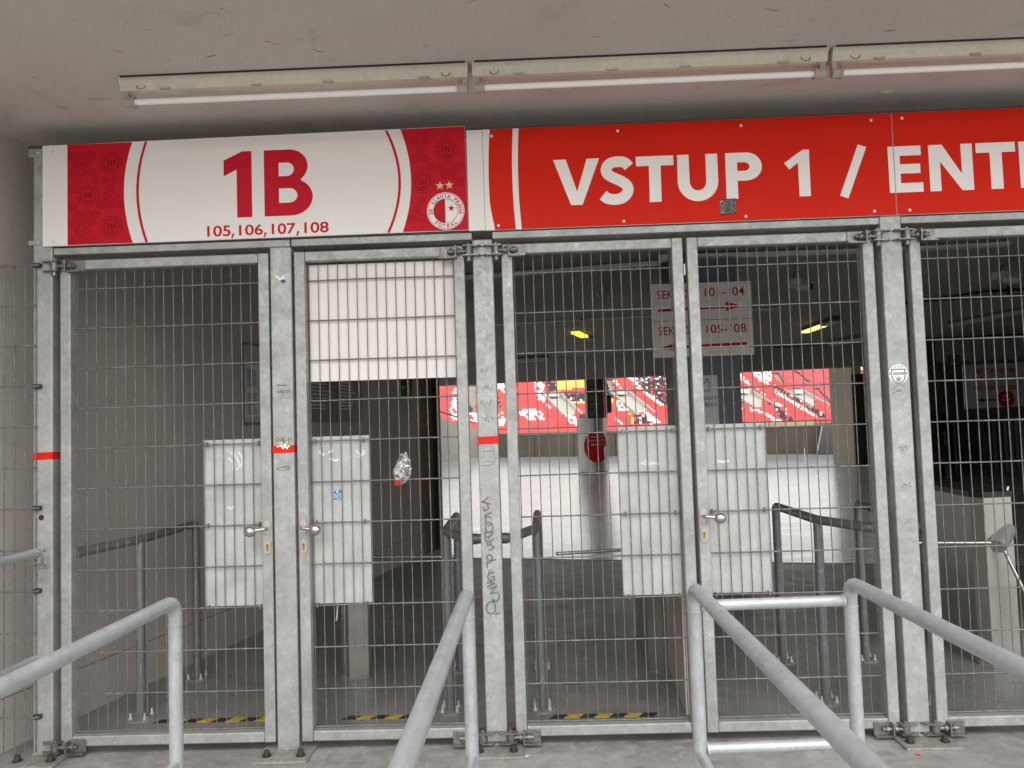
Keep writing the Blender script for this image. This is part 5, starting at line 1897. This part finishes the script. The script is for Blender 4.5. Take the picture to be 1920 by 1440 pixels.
m.tube([(2.16, 18.8, 2.65), (2.26, 18.76, 2.55), (2.29, 18.76, 2.3)], 0.02, 0.05, 8)
m.box(2.22, 2.36, 18.7, 18.8, 1.75, 2.28, 0.02)
m.obj('loudspeaker', 'black', kc)
m = MB()
cyl_r = 0.428
vs, fs = [], []
N = 20
for i in range(N + 1):
    for j in range(N + 1):
        u, v = -1 + 2 * i / N, -1 + 2 * j / N
        # square to disc
        du, dv = u * math.sqrt(1 - v * v / 2), v * math.sqrt(1 - u * u / 2)
        th = du * 0.95 + 0.28
        vs.append((1.77 + cyl_r * math.sin(th), 18.95 - cyl_r * math.cos(th), 0.78 + dv * 0.46))
for i in range(N):
    for j in range(N):
        a_ = i * (N + 1) + j
        fs.append((a_, a_ + N + 1, a_ + N + 2, a_ + 1))
m.add(vs, fs, 0, True)
pst = m.obj('poster', 'ink_red', kc)
def bent_text(s, tc, wdt, z0, z1):
    me = fit(text_mesh('lettering', s, 'white_print', 0.012), tc - wdt / 2, tc + wdt / 2, z0, z1)
    for v in me.vertices:
        th = v.co.x / cyl_r
        v.co = Vector((1.77 + (cyl_r + 0.004) * math.sin(th), 18.95 - (cyl_r + 0.004) * math.cos(th), v.co.z))
    link('lettering', me, pst)
bent_text('PŘISPĚJTE', 0.12, 0.40, 1.03, 1.10)
bent_text('NA PROJEKT', 0.12, 0.44, 0.92, 0.985)
bent_text('MLÁDEŽE', 0.12, 0.34, 0.82, 0.885)
m = MB()
vs = []
for k in range(24):
    an = 2 * math.pi * k / 24
    th = 0.98 + 0.20 * math.cos(an)
    vs.append((1.77 + (cyl_r + 0.006) * math.sin(th), 18.95 - (cyl_r + 0.006) * math.cos(th), 0.62 + 0.19 * math.sin(an)))
m.add(vs, [tuple(range(24))])
m.obj('poster_inset', 'white_print', pst)

# leaning sheet and fence piece by the pillar
sf = thing('leaning_panels', 'dark ribbed metal panels leaning against the right pillar', 'panel', (10.9, 25.4, 0))
for k, x in enumerate((10.55, 11.0)):
    m = MB()
    vs = [(x, 25.2, 0), (x + 0.52, 25.0, 0), (x + 0.98, 25.5, 1.15), (x + 0.46, 25.7, 1.15)]
    vs += [(a_, b_ + 0.05, c_) for a_, b_, c_ in vs]
    m.add(vs, [(0, 1, 2, 3), (7, 6, 5, 4), (0, 4, 5, 1), (1, 5, 6, 2), (2, 6, 7, 3), (3, 7, 4, 0)])
    m.obj('sheet', 'dark_metal', sf)
    m = MB()
    m.cyl((x + 0.02, 25.15, 0.02), (x + 0.46, 25.62, 1.13), 0.022, 8)
    m.obj('edge', 'paint_white', sf)
m = MB()
m.cyl((10.9, 24.6, 1.12), (11.5, 24.6, 1.6), 0.02, 8)
m.obj('prop', 'black', sf)

# ================================================================ things under the inner ceiling
ct = thing('cable_tray', 'pale cable tray hung under the concourse ceiling above the slate column', 'cable tray', (1.2, 3.7, 3.06))
for a_, b_ in (((-0.75, 4.12), (1.29, 3.715)), ((1.52, 3.46), (3.32, 3.50)), ((3.5, 3.49), (4.5, 3.43))):
    A, B = Vector((*a_, 3.06)), Vector((*b_, 3.06))
    m = MB()
    m.obox((A + B) / 2, B - A, (B - A).length, 0.11, 0.028)
    m.obj('tray_length', 'paint_white', ct)
    m = MB()
    for t in (0.2, 0.8):
        q = A.lerp(B, t)
        m.cyl((q.x, q.y, 3.07), (q.x, q.y, 3.10), 0.008, 6)
    m.obj('hanger', 'dark_metal', ct)
cn = thing('conduit', 'thin pale conduit crossing the dark concourse ceiling', 'conduit', (1.5, 7.7, 3.08))
m = MB()
m.cyl((-0.8, 8.1, 3.07), (3.6, 7.35, 3.07), 0.02, 8)
m.obj('pipe', 'paint_white', cn)
for t in (0.1, 0.37, 0.63, 0.9):
    q = Vector((-0.8, 8.1, 3.07)).lerp(Vector((3.6, 7.35, 3.07)), t)
    m = MB()
    m.box(q.x - 0.03, q.x + 0.03, q.y - 0.03, q.y + 0.03, 3.06, 3.099)
    m.obj('saddle', 'dark_metal', cn)
m = MB()
m.tube([(5.2, 7.3, 3.05), (6.0, 6.3, 3.06), (7.6, 6.1, 3.06)], 0.02, 0.1, 8)
m.cyl((5.2, 7.0, 3.05), (7.6, 6.5, 3.05), 0.016, 8)
m.box(6.2, 6.24, 6.2, 6.24, 2.98, 3.1)
tag(m.obj('cable', 'black'), 'black cable looped under the ceiling behind the rightmost gate', 'cable')

def cctv(x, y, face, label, cable=False):
    t = thing('security_camera', label, 'camera', (x, y, 3.1), 'security cameras under the ceiling')
    z = 3.0
    m = MB()
    m.cyl((x, y + 0.02, 3.099), (x, y + 0.02, 3.02), 0.012, 8)
    m.cyl((x, y, 3.03), (x, y, 2.985), 0.085, 20, 0.085)
    m.sphere((x, y, 2.985), 0.085, 20, 10, (1, 1, 0.55))
    m.obj('mount', 'cam_white', t)
    f = Vector(face).normalized()
    c = Vector((x, y, 2.955)) + f * 0.08
    m = MB()
    m.cyl(c - f * 0.06, c + f * 0.10, 0.046, 18)
    b_ = m.obj('body', 'cam_white', t)
    m = MB()
    m.cyl(c + f * 0.1005, c + f * 0.104, 0.042, 18)
    m.obj('lens', 'glass_dark', b_)
    m = MB()
    m.obox(c + f * 0.06 + Vector((0, 0, 0.052)), f, 0.16, 0.10, 0.006)
    m.obj('hood', 'cam_white', b_)
    if cable:
        m = MB()
        m.tube([(x - 0.02, y, 3.02), (x - 0.05, y - 0.15, 3.085), (x - 0.16, y - 0.5, 3.09)], 0.008, 0.05, 8)
        m.obj('lead', 'black', t)
    return t
cctv(0.86, 4.95, (0.0, -1, -0.25), 'security camera facing the viewer behind the gate right of the graffiti post')
cctv(2.97, 4.75, (0.8, -0.6, -0.15), 'white security camera turned right behind the gate left of the sticker post', True)
cctv(5.22, 4.75, (1, -0.4, -0.15), 'white security camera at the right edge behind the rightmost gate', True)

def ceiling_lamp(A, B, wdt, glow, label, lit=True):
    A, B = Vector(A), Vector(B)
    t = thing('ceiling_lamp', label, 'lamp', tuple((A + B) / 2), 'lamps under the concourse ceiling')
    d = (B - A)
    m = MB()
    m.obox((A + B) / 2 + Vector((0, 0, 0.065)), d, d.length * 1.02, wdt * 1.1, 0.06)
    m.obj('housing', 'dark_metal', t)
    if lit:
        m = MB()
        m.obox(A.lerp(B, 0.31) + Vector((0, 0, 0.015)), d, d.length * 0.60, wdt, 0.035)
        m.obj('lit_cover', glow, t)
        m = MB()
        m.obox(A.lerp(B, 0.81) + Vector((0, 0, 0.015)), d, d.length * 0.36, wdt, 0.035)
        m.obj('dark_cover', 'silver', t)
    else:
        m = MB()
        m.obox((A + B) / 2, d, d.length, wdt, 0.07)
        m.obj('cover', 'silver', t)
    return t
ceiling_lamp((0.80, 9.4, 3.05), (1.15, 10.6, 3.05), 0.14, 'yellow_glow', 'yellow glowing ceiling lamp left of the sector sign')
ceiling_lamp((5.0, 10.2, 3.0), (4.95, 8.6, 3.0), 0.13, 'yellow_glow_soft', 'pale yellow ceiling lamp with a dark housing right of the sector sign')
ceiling_lamp((7.53, 10.0, 3.02), (7.75, 8.2, 3.02), 0.12, None, 'unlit ceiling lamp behind the rightmost gate', False)
ceiling_lamp((-0.30, 14.2, 3.0), (0.45, 14.2, 3.0), 0.25, None, 'unlit ceiling lamp close to the far beam on the left', False)
ceiling_lamp((6.4, 12.6, 3.0), (6.9, 11.6, 3.0), 0.14, None, 'unlit ceiling lamp beside the sticker post, close to the far beam', False)

# sector sign in the dark room
rsn = thing('sector_sign', 'white sign with two columns of sectors and a red dot in the dark room', 'sign', (10, 12, 1.5))
m = MB()
m.prism([(8.79, 1.535), (11.0, 1.565), (11.0, 2.46), (8.79, 2.425)], 12.0, 12.03, 'y')
m.obj('board', 'paper', rsn)
for k, x in enumerate((9.0, 10.05)):
    text('SEKTOR 105-108', x, x + 0.83, 2.25 + 0.015 * k, 2.34 + 0.015 * k, 11.9985, 'ink_red', rsn, 'lettering', 0.015)
    text('SEKTOR 201-206', x, x + 0.83, 1.90 + 0.015 * k, 1.99 + 0.015 * k, 11.9985, 'ink_red', rsn, 'lettering', 0.015)
    for z, mt_ in ((2.14, 'ink_red'), (1.70, 'ink')):
        z += 0.015 * k
        link('arrow', place(shape_mesh('arrow', [[(x + 0.02, z), (x + 0.16, z - 0.045), (x + 0.16, z - 0.015), (x + 0.80, z - 0.015), (x + 0.80, z + 0.015), (x + 0.16, z + 0.015), (x + 0.16, z + 0.045)]], mt_), 11.9985), rsn)
link('red_dot', place(shape_mesh('red_dot', [disc(9.61, 1.72, 0.165, 28)], 'ink_red'), 11.9975), rsn)
text('VIP', 9.55, 9.67, 1.745, 1.79, 11.9965, 'white_print', rsn, 'lettering', 0.012)
text('CLUB', 9.52, 9.70, 1.675, 1.72, 11.9965, 'white_print', rsn, 'lettering', 0.012)
m = MB()
for x in (9.0, 10.6):
    m.cyl((x, 12.015, 2.43), (x, 12.015, 3.1), 0.01, 8)
m.obj('hanger', 'dark_metal', rsn)
m = MB()
m.box(8.70, 8.95, 12.35, 12.38, 2.42, 2.66)
o = tag(m.obj('small_sign', 'dark_metal'), 'small dark square sign above the corner of the sector sign in the dark room', 'sign')
link('pictogram', place(shape_mesh('pictogram', [[(8.74, 2.46), (8.91, 2.46), (8.91, 2.62), (8.74, 2.62)], [(8.755, 2.475), (8.895, 2.475), (8.895, 2.605), (8.755, 2.605)]], 'exit_pale'), 12.3495), o)

# ================================================================ person mostly hidden behind the right post
def skin_body(name, verts, edges, radii, mat, parent, root=0):
    me = bpy.data.meshes.new(name)
    me.from_pydata(verts, edges, [])
    o = bpy.data.objects.new('tmp_skin', me)
    COL.objects.link(o)
    o.modifiers.new('skin', 'SKIN')
    sk = me.skin_vertices[0].data
    for i, r_ in enumerate(radii):
        sk[i].radius = r_ if isinstance(r_, tuple) else (r_, r_)
        sk[i].use_root = (i == root)
    ss_ = o.modifiers.new('sub', 'SUBSURF')
    ss_.levels = 2
    ss_.render_levels = 2
    bpy.context.view_layer.update()
    me2 = bpy.data.meshes.new_from_object(o.evaluated_get(bpy.context.evaluated_depsgraph_get()))
    me2.name = name
    bpy.data.objects.remove(o)
    me2.materials.clear()
    me2.materials.append(MT[mat])
    for p in me2.polygons:
        p.use_smooth = True
    return link(name, me2, parent)
px0, py0 = 7.40, 10.6
pr = thing('person', 'person in a black jacket and navy trousers mostly hidden behind the sticker post', 'person', (px0, py0, 0))
def pv(x, y, z):
    return (px0 + x, py0 + y, z)
body_v = [pv(0, 0, 0.80), pv(0.02, 0, 1.12), pv(0.03, 0, 1.36), pv(0.03, -0.01, 1.47), pv(0.04, -0.03, 1.58), pv(0.05, -0.04, 1.68),
          pv(0.20, 0, 1.40), pv(0.25, -0.04, 1.14), pv(0.16, -0.20, 0.98), pv(-0.16, 0, 1.40), pv(-0.24, -0.02, 1.14), pv(-0.15, -0.2, 0.98)]
skin_body('body', body_v, [(0, 1), (1, 2), (2, 3), (3, 4), (4, 5), (2, 6), (6, 7), (7, 8), (2, 9), (9, 10), (10, 11)],
          [(0.15, 0.11), (0.15, 0.11), (0.17, 0.11), 0.06, 0.085, 0.095, 0.085, 0.06, 0.045, 0.085, 0.06, 0.045], 'cloth_black', pr)
leg_v = [pv(0, 0, 0.93), pv(0.11, 0, 0.86), pv(0.24, -0.04, 0.50), pv(0.40, 0.02, 0.09), pv(0.44, -0.14, 0.05), pv(-0.10, 0, 0.86), pv(-0.12, -0.04, 0.48), pv(-0.14, 0.02, 0.09), pv(-0.14, -0.14, 0.05)]
skin_body('trousers', leg_v, [(0, 1), (1, 2), (2, 3), (3, 4), (0, 5), (5, 6), (6, 7), (7, 8)],
          [(0.15, 0.11), 0.10, 0.075, 0.055, 0.045, 0.10, 0.075, 0.055, 0.045], 'cloth_blue', pr)

# scraps on the ground
random.seed(5)
for k, (x, y) in enumerate(((0.15, 1.4), (0.22, 0.82), (0.32, 1.22), (0.56, 0.55), (0.62, 0.75), (1.35, 1.9), (1.22, 2.2), (-1.95, 1.1), (-1.8, 0.75), (2.2, 0.6), (0.4, 0.95))):
    m = MB()
    an = random.uniform(0, 3)
    L_ = random.uniform(0.012, 0.022)
    m.add([(x + L_ * math.cos(an), y + L_ * math.sin(an), 0.004), (x - 0.3 * L_ * math.sin(an), y + 0.3 * L_ * math.cos(an), 0.009), (x - L_ * math.cos(an), y - L_ * math.sin(an), 0.004), (x + 0.3 * L_ * math.sin(an), y - 0.3 * L_ * math.cos(an), 0.003)], [(0, 1, 2, 3)])
    tag(m.obj('fallen_leaf', 'leaf'), 'small dark dry leaf lying on the grey floor behind the gates', 'leaf', 'dry leaves on the floor')
for k, (x, y, lab) in enumerate(((0.30, 1.28, 'tiny pale scrap of litter on the floor behind the graffiti post gate'), (-0.07, -0.16, 'pale scrap of litter at the base plate of the graffiti post'), (0.56, -0.52, 'white speck of litter on the pavement in front of the entrance gates'))):
    m = MB()
    m.add([(x - 0.014, y, 0.004), (x, y - 0.008, 0.004), (x + 0.014, y + 0.003, 0.010), (x, y + 0.009, 0.006)], [(0, 1, 2, 3)])
    tag(m.obj('litter_scrap', 'litter'), lab, 'litter')
m = MB()
m.add([(1.662, -0.215, 0.002), (1.676, -0.232, 0.003), (1.692, -0.236, 0.006), (1.680, -0.222, 0.004)], [(0, 1, 2, 3)])
tag(m.obj('litter_scrap', 'tape'), 'thin red scrap of litter beside the base plate of the sticker post', 'litter')
